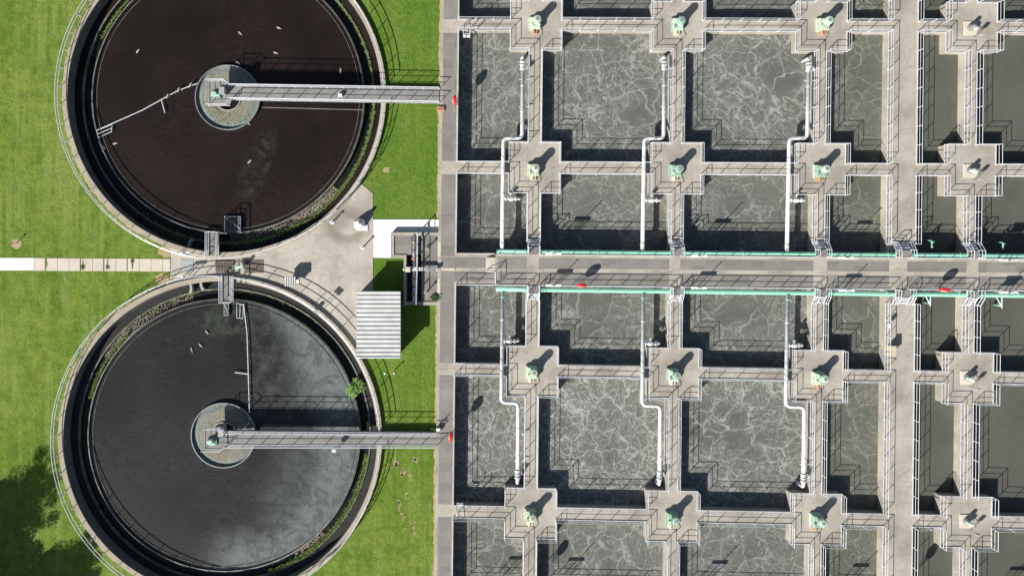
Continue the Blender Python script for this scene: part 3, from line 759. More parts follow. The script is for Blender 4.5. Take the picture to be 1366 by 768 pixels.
# ------------------------------------------------------------------ lifebuoy stations
def buoy(loc, rot, label):
    r = thing('lifebuoy_station', (0,0,0), label, 'lifebuoy', 'red lifebuoy stations'); 
    n = 24; vs = []; 
    outl = [(.56*math.copysign(abs(math.cos(q))**.8, math.cos(q)), 1.28+.5*math.copysign(abs(math.sin(q))**.8, math.sin(q))) for q in [2*math.pi*i/n for i in range(n)]]
    h = MB(); prev = None
    layers = [(-.15,.9),(-.11,1.0),(.08,1.0),(.16,.8)]
    for y, k in layers: vs += [(x*k, y, 1.28+(z-1.28)*k) for x, z in outl]
    fs = [tuple(range(n)), tuple(range(3*n,4*n))[::-1]]
    for l in range(3):
        for i in range(n): fs.append((l*n+i, l*n+(i+1)%n, (l+1)*n+(i+1)%n, (l+1)*n+i))
    h.add(vs, fs); h.build('housing', M['red'], r)
    t = MB(); t.tube([(.3*math.cos(2*math.pi*i/16), .19, 1.28+.3*math.sin(2*math.pi*i/16)) for i in range(16)], .05, 8, True); t.build('lifebuoy_ring', M['beige'], r)
    for q in (-.42,.42):
        MB().box(q-.05,q+.05,-.155,.165,.98,1.6).build('white_band', M['beige'], r)
    for s in (-.28,.0,.28): MB().cyl(s,-.17,0,1.1,.028,8).build('post', M['steel'], r)
    r.location = loc; r.rotation_euler = (0,0,rot); return r
buoy(P(774,379.5,0)+Vector((-.15,.08,ZM)), math.pi, 'red oval lifebuoy station on the raised walkway railing near its left end')
buoy(P(1251.5,385.5,0)+Vector((-.55,.1,ZM)), math.pi, 'red oval lifebuoy station on the raised walkway railing at the right')
buoy(P(607,137,0), math.pi/2, 'red oval lifebuoy station by the end of the upper bridge')
buoy(P(602,578,0), math.pi/2, 'red oval lifebuoy station by the end of the lower bridge')
buoy(P(717.3,773,0), math.pi/2, 'red oval lifebuoy station just below the picture on the left side walkway')
buoy(P(1217,778,0), math.pi/2, 'red oval lifebuoy station just below the picture on the wide walkway')

# ------------------------------------------------------------------ instrument stands
def stand(loc, label, pole=2.75, rot=0, w=.85, box=False):
    r = thing('instrument_stand', (0,0,0), label, 'stand', 'white instrument stands on the railings')
    for s in (-w*.8, w*.8): MB().box(s-.03,s+.03,-.03,.03,0,1.2).build('leg', M['rail'], r)
    t = MB(); t.box(-w,w,-.1,.12,1.2,1.25); t.box(-w,w,.12,.15,1.15,1.35); t.build('shelf', M['white'], r)
    t = MB(); t.bevbox(-.2,.0,-.1,.08,1.25,1.42,.03); t.build('instrument_box', M['white' if not box else 'steel'], r)
    MB().tube([(-w*.8,0,.15),(0,.02,1.15)], .02, 5).build('brace', M['rail'], r)
    if pole:
        MB().cyl(.15,0,0,pole,.045,8).build('pole', M['rail'], r)
        MB().bevbox(.08,.22,-.06,.06,pole,pole+.06,.02).build('pole_head', M['white'], r)
    if box: MB().bevbox(-.7,.55,-.12,.06,.65,1.18,.03).build('panel', M['white'], r)
    r.location = loc; r.rotation_euler = (0,0,rot); return r
sp = [(736.5,338.4,379.6),(928,341.2,382.6),(1122,343.6,386.0),(1336,346.5,388.5)]
on = ['first','second','third','fourth']
for i, (x, yn, ys) in enumerate(sp):
    xx = 625+(x-625)/1.0085
    pn = P(xx, yn, 0); ps = P(xx, ys, 0); pn.z = ps.z = ZM
    stand(pn, 'white instrument stand on the upper rail of the raised walkway, %s from the left' % on[i], 2.9, 0, .85, i == 3)
    stand(ps, 'white instrument stand on the lower rail of the raised walkway, %s from the left' % on[i], 2.3, 0, .85, i == 3)
for i, a in enumerate((652, 732, 926, 1118, 1330)):
    stand(G(a, 797, ZM), 'white instrument stand just below the picture, %s from the left' % ['first','second','third','fourth','fifth'][i], 2.7)
for i, (a, b) in enumerate(((952,674.4),(952,484.8),(1040,216.4))):
    pass
stand(P(251,338.6,ZG+.05)+Vector((0,.1,0)), 'low white stand beside the upper tank railing on the yard', 0, -.08, .65)
stand(P(251,368.5,ZG+.05), 'low white stand beside the lower tank railing on the yard', 0, .1, .65)

# access ladders over the cell railing
def ladder(px, py, side, label):
    c = P(px, py, 0); r = thing('access_ladder', c, label, 'ladder', 'ladders into the leftmost cells'); x, y = c.x, c.y; s = side
    for k in (-.36,.36):
        MB().tube(bend([(x+k,y+.45*s,0),(x+k,y+.45*s,1.5),(x+k,y-.25*s,1.5),(x+k,y-.35*s,-1.6)], .2), .035, 6).build('side_rail', M['rail'], r)
    t = MB()
    for i in range(6): t.tube([(x-.36,y-.3*s,.9-i*.36),(x+.36,y-.3*s,.9-i*.36)], .025, 5)
    t.build('rungs', M['rail'], r)
    MB().bevbox(x-.36,x+.36,min(y-.32*s,y-.62*s),max(y-.32*s,y-.62*s),.3,.34,.01).build('step_plate', M['rail'], r)
ladder(622.5,44,1,'white access ladder hooked over the rail at the top of the leftmost upper tall cell')
ladder(613.7,676.5,-1,'white access ladder hooked over the rail at the bottom of the leftmost lower tall cell')
c = P(1185.6,467,0)
r = thing('electrical_cabinet', c, 'beige rust-stained cabinet standing on the left edge of the wide walkway', 'cabinet')
MB().bevbox(c.x-.18,c.x+.2,c.y-.5,c.y+.55,0,.98,.03).build('body', M['beige'], r)
MB().prism([(c.x-.24,c.y-.56),(c.x+.26,c.y-.56),(c.x+.26,c.y+.61),(c.x-.24,c.y+.61)], .981, 1.03).build('lid', M['beige'], r)
MB().box(c.x+.2,c.x+.23,c.y-.05,c.y+.1,.6,.7).build('handle', M['steel'], r)
c = P(1183,433,0); r = thing('junction_box', c, 'small white junction box clipped to the left rail of the wide walkway', 'box')
MB().bevbox(c.x-.2,c.x+.1,c.y-.2,c.y+.2,.55,.95,.03).build('body', M['white'], r); MB().box(c.x-.06,c.x,c.y-.05,c.y+.05,0,.55).build('post', M['rail'], r)

# ------------------------------------------------------------------ clarifier tanks
KW = (H+1.6)/F
for i, t in enumerate(T):
    c, w = t['c'], t['w']; n = t['n']; up = n == 1
    nm = 'upper' if up else 'lower'
    root = thing('clarifier_tank', (c.x,c.y,-4), 'round concrete settling tank with %s, %s of the two' % ('brown-black water' if up else 'charcoal water under grey scum film', nm), 'tank', 'round settling tanks'); t['root'] = root
    MB().ring(c.x,c.y,R_IN,R_OUT,-4,-.3,240).build('outer_wall', M['rim'], root)
    MB().ring(c.x,c.y,R_IN-.02,R_IN+.004,-4,-.42,240).build('wall_lining', M['old_wall'], root)
    RW, RL = 181*KW, 194*KW
    MB().ring(c.x,c.y,RL,RL+.14,-4,-1.76,240).build('launder_wall', M['bed'], root)
    MB().ring(c.x,c.y,RW-.02,RW+.1,-4,-1.62,240).build('weir_wall', M['bed'], root)
    tb = MB()
    m_ = 420
    for q in range(m_):
        a0 = 2*math.pi*q/m_; a1 = a0+2*math.pi*.62/m_
        tb.ring(c.x,c.y,RW-.06,RW-.03,-1.9,-1.52,1,a0,a1)
    tb.build('notched_weir', M['steel'], root)
    MB().ring(c.x,c.y,RW-.5,RW-.46,-1.95,-1.69,240).build('scum_baffle', M['bed'], root)
    # water surfaces
    def annulus(name, r0, r1, z, mat):
        mb = MB(); N_ = 200; vs = []; fs = []
        for q in range(N_):
            a = 2*math.pi*q/N_; vs += [(c.x+r0*math.cos(a), c.y+r0*math.sin(a), z), (c.x+r1*math.cos(a), c.y+r1*math.sin(a), z)]
        for q in range(N_): j=(q+1)%N_; fs.append((2*q, 2*q+1, 2*j+1, 2*j))
        mb.add(vs, fs); mb.keep = True; tag(mb.build(name, mat), kind='structure')
    annulus('tank_water', .2, RW-.01, -1.75, M['tank_water_%d' % n])
    annulus('trough_water', RW+.05, RL+.02, -2.15, M['trough'])
    annulus('channel_water', RL+.1, R_IN+.02, -1.86, M['channel_%d' % n])
    # feed well
    rw = 43.4*(H+1.4)/F
    fw = MB().ring(w.x,w.y,rw-.09,rw,-2.2,-1.38,120).build('feed_well', M['steel'], root)
    bed = MB(); N_ = 90
    # lumpy dried sludge disc
    rs = [1.46, 1.9, 2.4, 2.9, 3.3, rw-.05]; vs = []; fs = []
    for ri, rr_ in enumerate(rs):
        for q in range(N_):
            a = 2*math.pi*q/N_; vs.append((w.x+rr_*math.cos(a), w.y+rr_*math.sin(a), -1.68+(.08 if 0<ri<4 else 0)))
    for ri in range(len(rs)-1):
        for q in range(N_): j=(q+1)%N_; fs.append((ri*N_+q,(ri+1)*N_+q,(ri+1)*N_+j,ri*N_+j))
    bed.add(vs, fs); bed.build('sludge_bed', M['sludge'], fw)
    MB().ring(w.x,w.y,1.38,1.48,-3,-1.5,60).build('inner_ring', M['plate'], fw)
    MB().cyl(w.x,w.y,-3,-1.95,1.4,48).build('inner_water', M['trough'], fw)
    MB().cyl(w.x,w.y,-1.95,-.2,.3,16).build('centre_column', M['steel'], fw)
    g = MB()
    for q in range(85 if up else 22):
        a = random.uniform(math.radians(190), math.radians(330)) if up else random.uniform(0, 6.28)
        rr_ = random.uniform(1.9, 3.1); g.leaves((w.x+rr_*math.cos(a), w.y+rr_*math.sin(a), -1.6), .13, 9, .05, .5)
    tag(g.build('weeds', M['algae'], fw), kind='stuff')
    # growth along the launder
    al = MB()
    arcs = [(-62, -5, 1.5, .08), (-5,60,.6,.05), (125,155,.9,.07), (232,262,.4,.1), (262,300,1.2,.12)] if up else [(-72,-8,2.2,.12),(134,165,1.1,.07),(100,132,.2,.08),(25,60,.04,.05),(60,104,.06,.06)]
    for a0, a1, dens, wid in arcs:
        for q in range(int((a1-a0)*9*dens)):
            a = math.radians(random.uniform(a0, a1)); 
            rr_ = RL+(.02 if up or a1 != -8 else -.15)+random.gauss(0, wid)
            if 132 < a1 < 170: rr_ = RW+.45+random.gauss(0, wid)
            al.leaves((c.x+rr_*math.cos(a), c.y+rr_*math.sin(a), -1.76), .12, 8, .06, .35)
    if up:      # big mat low left near the divider
        for q in range(200):
            a = math.radians(random.uniform(240, 257)); rr_ = random.uniform(RL+.2, R_IN-.15)
            al.leaves((c.x+rr_*math.cos(a), c.y+rr_*math.sin(a), -1.88), .16, 9, .07, .3)
    o = al.build('algae', M['algae']); tag(o, kind='stuff')
    # pale debris on the launder
    db = MB()
    for q in range(1500):
        a = math.radians(random.uniform(*((-62,-40) if random.random()<.4 else (270,318)) if up else random.uniform(103,147) and (random.choice([(103,132),(132,147),(-60,-45)]))))
        rr_ = random.uniform(RW+.15, RL)
        p = (c.x+rr_*math.cos(a), c.y+rr_*math.sin(a)); s = random.uniform(.02,.055)
        db.box(p[0]-s,p[0]+s,p[1]-s*.6,p[1]+s*.6,-2.16,-2.1+random.uniform(0,.08), random.uniform(0,3))
    tag(db.build('debris', M['rim']), kind='stuff')
    # channel dividers
    for dx in ((-.95,), (-.95,.15))[0 if up else 1]:
        pass
    yy = 326 if up else 377
    for px in ((253,) if up else (255,269)):
        d = P(px, yy, -1.6); a = math.atan2(d.y-c.y, d.x-c.x); 
        pts = []
        u = Vector((math.cos(a), math.sin(a), 0)); tt = Vector((-u.y, u.x, 0))*(1 if px == 253 or px == 255 else -1)
        cc = Vector((c.x, c.y, 0))
        for z in (0,):
            poly = [cc+u*(RL+.1), cc+u*(RL+.15)+tt*.35, cc+u*(RL+.55)+tt*.12, cc+u*(R_IN+.01)+tt*.12, cc+u*(R_IN+.01)-tt*.12, cc+u*(RL+.5)-tt*.1]
        MB().prism(poly, -3, -1.25).build('channel_divider', M['plate'], root)

    # perimeter railing (gaps at bridge and yard stile)
    R = R_RAIL if True else R_OUT
    gb = ang(c, P(515, 127 if up else 585, 0))
    g0, g1 = gb+math.radians(3.4), gb-math.radians(3.4)
    if up: gs0 = ang(c, P(275, 341, 0)); gs1 = ang(c, P(294, 341, 0))
    else: gs0 = ang(c, P(314, 369, 0)); gs1 = ang(c, P(294, 369, 0))
    def rail_arc(a0, a1, lab, group='curved railings round the tanks'):
        while a1 < a0: a1 += 2*math.pi
        nseg = max(6, int((a1-a0)/math.radians(3.2)))
        RR = lambda a: R_RAIL+.02 if math.cos(a) < .2 else R_OUT-.14
        def rr2(a):
            t_ = max(0, min(1, (math.cos(a)+.15)/.4)); return (R_RAIL)*(1-t_)+(R_OUT-.14)*t_
        pts = [Vector((c.x+rr2(a)*math.cos(a), c.y+rr2(a)*math.sin(a), -.3)) for a in [a0+(a1-a0)*k/nseg for k in range(nseg+1)]]
        rt = thing('curved_railing', pts[0], lab, 'railing', group)
        up_ = Vector((0,0,1))
        MB().tube([p+up_*1.1 for p in pts], .045, 6).build('top_rail', M['rail'], rt)
        MB().tube([p+up_*.58 for p in pts], .04, 6).build('mid_rail', M['rail'], rt)
        st = 1 if nseg < 60 else 1
        k = 0
        for p in pts[::2]: post_obj(1.12, rt, p)
    def sgn(a): return a % (2*math.pi)
    if up:
        rail_arc(g0, gs0, 'curved white railing round the left and top of the upper round tank')
        rail_arc(gs1, g1, 'curved white railing round the lower right of the upper round tank')
    else:
        rail_arc(gs1, g1, 'curved white railing round the left and bottom of the lower round tank')
        rail_arc(g0, gs0, 'curved white railing round the upper right of the lower round tank')

    # bridge
    if up:
        N0, N1, S0, S1 = (309,115.2),(586,119.6),(309,132.2),(586,136.6)
        plat = [(278.5,108),(302,108),(309,115.2),(309,132.2),(306,141.3),(278.5,141.3)]
    else:
        N0, N1, S0, S1 = (305,575.4),(583,577.6),(305,592.6),(583,592.9)
        plat = [(272.8,569.4),(299,569.4),(303,575.4),(303,592.6),(297,598.8),(272.8,598.8)]
    br = thing('access_bridge', P(*N1,0), 'long narrow grey bridge with white railings to the centre of the %s round tank' % nm, 'bridge', 'bridges to the tank centres')
    MB().prism([P(*N0,0),P(*S0,0),P(*S1,0),P(*N1,0)], -.10, .03).build('walkway', M['bridge_deck'], br)
    MB().prism([P(*p,0) for p in plat], -.12, .018).build('platform', M['bridge_deck'], br)
    for A_, B_ in ((N0,N1),(S0,S1)):
        a_, b_ = P(*A_,0), P(*B_,0)
        MB().tube([a_+Vector((0,0,-.3)), b_+Vector((0,0,-.3))], .16, 4).build('side_beam', M['steel'], br)
    up_ = Vector((0,0,1))
    for sgn_, A_, B_ in ((1,N0,N1),(-1,S0,S1)):
        a_, b_ = P(*A_,.03), P(*B_,.03)
        o_ = Vector((0,.05*sgn_,0))
        for nmz, z, rr_ in (('top_rail',1.1,.042),('mid_rail',.6,.028),('toe_board',.06,.03)):
            MB().tube([a_+o_+up_*z, b_+o_+up_*z], rr_, 6).build(nmz, M['rail'], br)
        L = (b_-a_).length; n_ = int(L/1.75)
        for q in range(n_+1): post_obj(1.1, br, a_+o_+(b_-a_)*q/n_)
    if up: loop = [P(*p,.02) for p in ((309,115.2),(302,108.3),(279,108.3),(279,141),(306,141),(309,132.2))]
    else: loop = [P(*p,.02) for p in ((303,575.4),(299,569.7),(273.2,569.7),(273.2,598.6),(297,598.6),(303,592.6))]
    for nmz, z, rr_ in (('top_rail',1.1,.042),('mid_rail',.6,.03),('toe_board',.06,.03)):
        MB().tube([p+up_*z for p in loop], rr_, 6).build(nmz, M['rail'], br)
    for p in loop: post_obj(1.1, br, p)
    # drive
    d = P(289,127,.02) if up else P(284,588,.02)
    dr = thing('drive_unit', d, 'small mint green drive motor on the centre platform of the %s round tank' % nm, 'motor', 'tank drive motors')
    MB().bevbox(d.x-.5,d.x+.5,d.y-.4,d.y+.4,.02,.2,.03).build('base', M['steel'], dr)
    g = MB().cyl(d.x-.1,d.y,.2,.75,.33,16,.28); g.bevbox(d.x-.5,d.x-.1,d.y-.2,d.y+.2,.2,.5,.04); g.build('gear_case', M['machine'], dr)
    MB().tube([(d.x-.1,d.y-.1,.6),(d.x+.5,d.y-.1,.6)], .16, 12).build('motor', M['mint'], dr)
    pc = P(301,123,.02) if up else P(297,577,.02)
    cb = thing('control_cabinet', pc, 'pale control cabinet on the centre platform of the %s round tank' % nm, 'cabinet', 'tank control cabinets')
    MB().bevbox(pc.x-.4,pc.x+.15,pc.y-.35,pc.y+.35,.02,1.0 if up else .3,.03).build('body', M['plate'], cb)
    MB().box(pc.x-.42,pc.x+.17,pc.y-.37,pc.y+.37,1.0 if up else .3,1.03 if up else .33).build('lid', M['plate'], cb)
    jb = P(454.5,127.6,0) if up else P(448,597,0)
    j = thing('junction_box', jb, 'small white box %s the bridge of the %s round tank' % ('on the deck of' if up else 'outside the lower rail of', nm), 'box', 'white boxes on the bridges')
    MB().bevbox(jb.x-.22,jb.x+.22,jb.y-.16,jb.y+.16,.04+(0 if up else .7),.45+(0 if up else .7),.03).build('body', M['white'], j)
    MB().tube([(jb.x,jb.y-.1,.5),(jb.x-.3,jb.y-.35,.2)], .03, 5).build('conduit', M['rail'], j)

def skimmer(pts, frame, bar, label, perp):
    z = -1.52
    r = thing('skimmer_arm', P(*pts[0], z), label, 'skimmer arm', 'scum skimmer arms')
    a, b = P(*pts[0], z), P(*pts[-1], z)
    MB().tube([P(*p, z) for p in pts], .055, 8).build('arm', M['rail'], r)
    d = (b-a).normalized(); nrm = Vector((-d.y, d.x, 0))
    t = MB()
    n = 16
    for i in range(n): 
        p = a+(b-a)*(i+.5)/n; t.box(p.x-.03,p.x+.03,p.y-.03,p.y+.03,-1.85,z)
    t.build('scraper_stays', M['steel'], r)
    f = [P(*p, z) for p in frame]
    MB().tube(f, .055, 6, True).build('frame', M['rail'], r)
    MB().tube([(f[0]+f[1])/2, (f[2]+f[3])/2], .04, 6).build('frame_bar', M['rail'], r)
    MB().tube([P(*p, z) for p in bar], .06, 6).build('crossbar', M['rail'], r)
skimmer([(263.6,111.2),(236,121.5),(190,147),(129.2,174)], [(129.2,174),(131,183.7),(149,175.5),(150,166)], [(215.6,133.6),(220,150.8)], 'thin pale skimmer arm slanting to the lower left across the upper round tank', 0)
skimmer([(332.9,550),(331.5,500),(329.7,444.4),(325,405)], [(315.9,403.5),(325,407),(324,425),(316,423.5)], [(313.3,496.4),(331.2,498.5)], 'thin pale skimmer arm running straight up from the centre of the lower round tank', 0)

# tank edge platforms (white railed)
def edge_platform(x0, x1, y0, y1, label, yard_south):
    root = thing('edge_platform', P((x0+x1)/2, (y0+y1)/2, -.2), label, 'platform', 'small white platforms over the tank edges')
    z = -.2
    MB().prism([P(x0,y0,z),P(x1,y0,z),P(x1,y1,z),P(x0,y1,z)], z-.06, z).build('deck', M['grating'], root)
    s = 1 if yard_south else -1
    yo = y0 if yard_south else y1; yi = y1 if yard_south else y0
    loop = [P(x0,yi,z),P(x0,yo,z),P(x1,yo,z),P(x1,yi,z)]
    up_ = Vector((0,0,1))
    for nmz, h_, rr_ in (('top_rail',1.1,.055),('mid_rail',.6,.05),('toe_board',.1,.055)):
        MB().tube([p+up_*h_ for p in loop], rr_, 6).build(nmz, M['rail'], root)
    for p in loop+[(loop[0]+loop[1])/2, (loop[2]+loop[3])/2]: post_obj(1.1, root, p)
edge_platform(278.5,292.0,309,341,'small white railed platform at the bottom edge of the upper round tank', True)
edge_platform(296.5,311.5,368,402.5,'small white railed platform at the top edge of the lower round tank', False)
def scum_box(x0, x1, y0, y1, label):
    z = -1.45; root = thing('scum_box', P(x0, y0, -3), label, 'scum box', 'scum boxes at the tank edges')
    a, b = P(x0,y1,z), P(x1,y0,z)
    w = MB()
    for X0,X1,Y0,Y1 in ((a.x,b.x,a.y,a.y+.08),(a.x,b.x,b.y-.08,b.y),(a.x,a.x+.08,a.y+.08,b.y-.08),(b.x-.08,b.x,a.y+.08,b.y-.08)): w.box(X0,X1,Y0,Y1,-2.5,z)
    w.build('wall', M['steel'], root)
    MB().box(a.x+.08,b.x-.08,a.y+.08,b.y-.08,-2.2,-1.62).build('floor', M['old_wall'], root)
    t = MB(); n = 4
    for i in range(n):
        X = a.x+(b.x-a.x)*(i+.5)/n; t.box(X-.03,X+.03,a.y+.08,b.y-.08,-1.6,-1.5)
    t.tube([Vector((a.x,b.y,-1.4)), Vector((b.x,a.y+.3,-1.4))], .03, 5)
    t.build('bars', M['steel'], root)
scum_box(299.5,321,288.5,309,'dark slatted scum box inside the bottom edge of the upper round tank')
scum_box(298.5,305,404,421,'narrow scum box inside the top edge of the lower round tank')
# submerged pipe along the bridge
for up, y0, y1 in ((1,143.2,146.6),(0,566.5,568)):
    o = MB().tube([P(350,y0,-1.76), P(484,y1,-1.76)], .07, 8).build('surface_pipe', M['old_wall']); tag(o, 'thin greenish pipe lying at the water surface beside the %s bridge' % ('upper' if up else 'lower'), 'pipe', 'thin pipes beside the bridges')

# ------------------------------------------------------------------ yard things
ZY = ZG+.05
def at(px, py, z=ZY): return P(px, py, z)
# hatch plate and floor grates
o = MB().bevbox(at(240.7,362).x, at(258,362).x, at(240,362).y, at(240,346).y, ZY, ZY+.04, .01).build('cover_plate', M['plate']); tag(o, 'square light grey cover plate let into the yard at the left', 'cover plate')
for i, (x0, x1) in enumerate(((287.4,313.3),(326.5,351.5))):
    r = thing('floor_grate', at((x0+x1)/2,355), 'slatted brown-grey floor grate in the yard, %s of the green valve' % ('left' if i == 0 else 'right'), 'grate', 'floor grates in the yard')
    a, b = at(x0,363.8), at(x1,346.4)
    f = MB(); f.box(a.x,b.x,a.y,b.y,ZY-.04,ZY+.004); f.build('base_plate', M['dark'], r)
    s = MB(); n = 13
    for k in range(n):
        X = a.x+(b.x-a.x)*(k+.5)/n
        for m_ in range(3):
            Y0 = a.y+(b.y-a.y)*m_/3+.03; s.box(X-.055,X+.055,Y0,Y0+(b.y-a.y)/3-.06,ZY+.004,ZY+.05)
    s.build('slats', M['grate_bars'], r)
c = at(322,356); r = thing('gate_valve', c, 'mint green valve actuator between the two floor grates', 'valve')
MB().cyl(c.x,c.y,ZY,ZY+.5,.1,10).build('stem', M['machine'], r)
g = MB().bevbox(c.x-.5,c.x+.25,c.y-.15,c.y+.2,ZY+.45,ZY+.75,.06); g.cyl(c.x+.28,c.y+.05,ZY+.35,ZY+.95,.2,12); g.build('actuator', M['machine'], r)
h_ = MB().tube([(c.x-.6+.2*math.cos(q*.524), c.y+.2*math.sin(q*.524)+.02, ZY+.6) for q in range(12)], .025, 6, True); h_.build('handwheel', M['mint'], r)
# white cowl
c = at(480,298.5); r = thing('vent_cowl', c, 'white stepped fibreglass cowl standing on stained yard concrete', 'cowl')
R_ = math.radians(35)
vs = []
for z, s in ((0,.72),(.25,.7),(.8,.5),(1.0,.34)): vs += [(c.x+s*math.cos(R_+k*math.pi/3), c.y+s*math.sin(R_+k*math.pi/3), ZY+z) for k in range(6)]
fs = [tuple(range(6))[::-1], tuple(range(18,24))]
for l in range(3):
    for k in range(6): fs.append((l*6+k, l*6+(k+1)%6, (l+1)*6+(k+1)%6, (l+1)*6+k))
MB().add(vs, fs).build('body', M['white'], r)
MB().cyl(c.x-.02,c.y+.02,ZY+1.0,ZY+1.45,.2,14,.17).build('cap', M['white'], r)
MB().bevbox(c.x-.35,c.x+.9,c.y-.75,c.y-.1,ZY,ZY+.1,.03).build('plinth', M['white_concrete'], r)
for i, (px, py, lab) in enumerate(((443.5,296.5,'short white bollard close to the upper tank railing'),(484,330,'short white bollard near the edge of the white slab'))):
    c = at(px, py); r = thing('bollard', c, lab, 'bollard', 'white bollards on the yard')
    MB().cyl(c.x,c.y,ZY,ZY+1.0,.07,12).build('post', M['white'], r); MB().cyl(c.x,c.y,ZY,ZY+.06,.22,14).build('foot', M['white_concrete'], r); MB().ball((c.x,c.y,ZY+1.0),.14,.14,.1).build('cap', M['white'], r)
c = at(390,375); r = thing('ventilator', c, 'ventilator with ribbed square roof on the yard above the lower tank', 'ventilator')
MB().bevbox(c.x-.1,c.x+.75,c.y-.35,c.y+.2,ZY,ZY+.08,.02).build('plinth', M['white_concrete'], r)
MB().bevbox(c.x-.25,c.x+.2,c.y-.15,c.y+.3,ZY,ZY+.75,.02).build('duct', M['steel'], r)
MB().prism([(c.x-.58,c.y-.45),(c.x+.55,c.y-.45),(c.x+.55,c.y+.55),(c.x-.58,c.y+.55)], ZY+.7, ZY+1.25).build('hood', M['plate'], r)
rb = MB()
for k in range(5): X = c.x-.5+k*.25; rb.box(X,X+.12,c.y-.47,c.y+.57,ZY+1.252,ZY+1.31)
rb.build('roof_ribs', M['roof'], r)
c = P(426,415,-.3); r = thing('sign_board', c, 'small square board fixed above the railing of the lower round tank', 'sign')
for s in (-.12,.12): MB().cyl(c.x+s,c.y-s,-.3,1.15,.025,8).build('post', M['rail'], r)
MB().box(c.x-.38,c.x+.38,c.y-.02,c.y+.02,1.0,1.5,math.radians(-38)).build('board', M['white'], r)
MB().bevbox(c.x-.5,c.x-.2,c.y+.1,c.y+.35,-.29,0.05,.03).build('valve_box', M['steel'], r)

# shed
zr = 1.95
x0, x1, y0, y1 = P(475.5,0,zr).x, P(534,0,zr).x, P(0,476.5,zr).y, P(0,388.5,zr).y
r = thing('shed', ((x0+x1)/2,(y0+y1)/2,ZG), 'small shed with pale ribbed metal roof beside the lower round tank', 'shed')
MB().box(x0+.15,x1-.15,y0+.15,y1-.15,ZG,zr-.12).build('wall', M['wall_cladding'], r)
rf = MB().prism([(x0,y0),(x1,y0),(x1,y1),(x0,y1)], zr-.1, zr).build('roof', M['roof'], r)
rb = MB(); n = 15; pitch = (y1-y0)/n
for k in range(n+1):
    Y = min(max(y0+k*pitch, y0+.05), y1-.05); rb.add([(x0-.02,Y-.03,zr+.001),(x1+.02,Y-.03,zr+.001),(x1+.02,Y-.015,zr+.07),(x0-.02,Y-.015,zr+.07),(x0-.02,Y+.03,zr+.07),(x1+.02,Y+.03,zr+.07),(x1+.02,Y+.045,zr+.001),(x0-.02,Y+.045,zr+.001)], [(0,1,2,3),(3,2,5,4),(4,5,6,7),(0,3,4,7),(1,6,5,2)])
rb.build('ribs', M['plate'], rf)
MB().tube([(x0,y0-.04,zr-.03),(x1,y0-.04,zr-.03)], .07, 6).build('gutter', M['rail'], rf)
MB().tube([(x1+.02,y0,zr-.02),(x1+.02,y1,zr-.02)], .05, 6).build('edge_trim', M['steel'], rf)
MB().box(x0+.12,x0+.149,y0+1,y0+2,ZG,ZG+2.0).build('door', M['steel'], r)

# valve pit
r = thing('valve_pit', P(555,360,-3), 'walled concrete valve pit with grating floor beside the basin', 'pit')
zc = -.05
outer = [(522,310),(586,310),(586,407),(538.5,407),(538.5,344.5),(522,344.5)]
inner = [(525.6,314.5),(583.8,314.5),(583.8,402.6),(542,402.6),(542,340),(525.6,340)]
mb = MB(); n = 6
vs = [tuple(P(*p,zc)) for p in outer]+[tuple(P(*p,zc)) for p in inner]
vs += [(v[0],v[1],-3) for v in vs]
fs = []
for k in range(n):
    j = (k+1)%n; fs += [(k,j,n+j,n+k), (k,j,2*n+j,2*n+k), (n+k,n+j,3*n+j,3*n+k)]
mb.add(vs, fs); mb.build('curb', M['concrete'], r)
MB().prism([P(*p,zc) for p in inner], -3, -2.6).build('pit_floor', M['old_wall'], r)
for x0_,x1_,y0_,y1_ in ((525.8,549,314.7,339.8),(562,583.6,314.7,402.4)):
    a, b = P(x0_,y1_,zc), P(x1_,y0_,zc); MB().box(a.x,b.x,a.y,b.y,-.24,-.16).build('grating', M['grating'], r)
a, b = P(549.3,339.8,zc), P(561.8,314.7,zc); MB().box(a.x,b.x,a.y,b.y,-.7,-.62).build('grating', M['grating'], r)
pr = thing('process_pipe', P(552.5,358,-.2), 'white upright-run pipe with four rusty flanges inside the valve pit', 'pipe')
MB().tube([P(552.4,313.5,-.1), P(552.2,402,-.1)], .17, 12).build('pipe', M['white_pipe'], pr, True)
for y in (322.6,345,371,393):
    p = P(552.2,y,-.1); f = MB().tube([p+Vector((0,-.06,0)),p+Vector((0,.06,0))], .3, 14); f.cyl(p.x,p.y,-.1,.25,.07,8); f.ball((p.x,p.y,.25),.14,.14,.06); f.build('valve', M['rust'], pr)
for y in (334,358,382):
    p = P(552.2,y,-.1); MB().tube([p+Vector((0,-.05,0)),p+Vector((0,.05,0))], .24, 14).build('flange', M['dark'], pr)
cp = thing('cross_pipe', P(560,358.4,.35), 'white horizontal pipe crossing the valve pit with beige valve actuator', 'pipe')
for dy in (-.11,.11): MB().tube([P(538,358.4,.35)+Vector((0,dy,0)), P(584,358.8,.35)+Vector((0,dy,0))], .09, 10).build('pipe', M['white_pipe'], cp, True)
for x_ in (538.5,583): p = P(x_,358.6,.35); MB().tube([p+Vector((-.06,0,0)),p+Vector((.06,0,0))], .22, 14).build('flange', M['white_pipe'], cp); MB().box(p.x-.05,p.x+.05,p.y-.05,p.y+.05,-.05 if x_ < 550 else -.16,.3).build('support', M['rail'], cp)
p = P(544.5,359,.4); MB().bevbox(p.x-.27,p.x+.27,p.y-.3,p.y+.3,.2,.75,.05).build('actuator', M['beige'], cp)
bm_ = thing('pit_railing', P(557,310,0), 'white pit railing with heavy middle beam running down the valve pit', 'railing')
a, b = P(557.3,310.5,0), P(556,404,0)
MB().tube([a+Vector((0,0,.45)), b+Vector((0,0,.45))], .09, 4).build('beam', M['rail'], bm_)
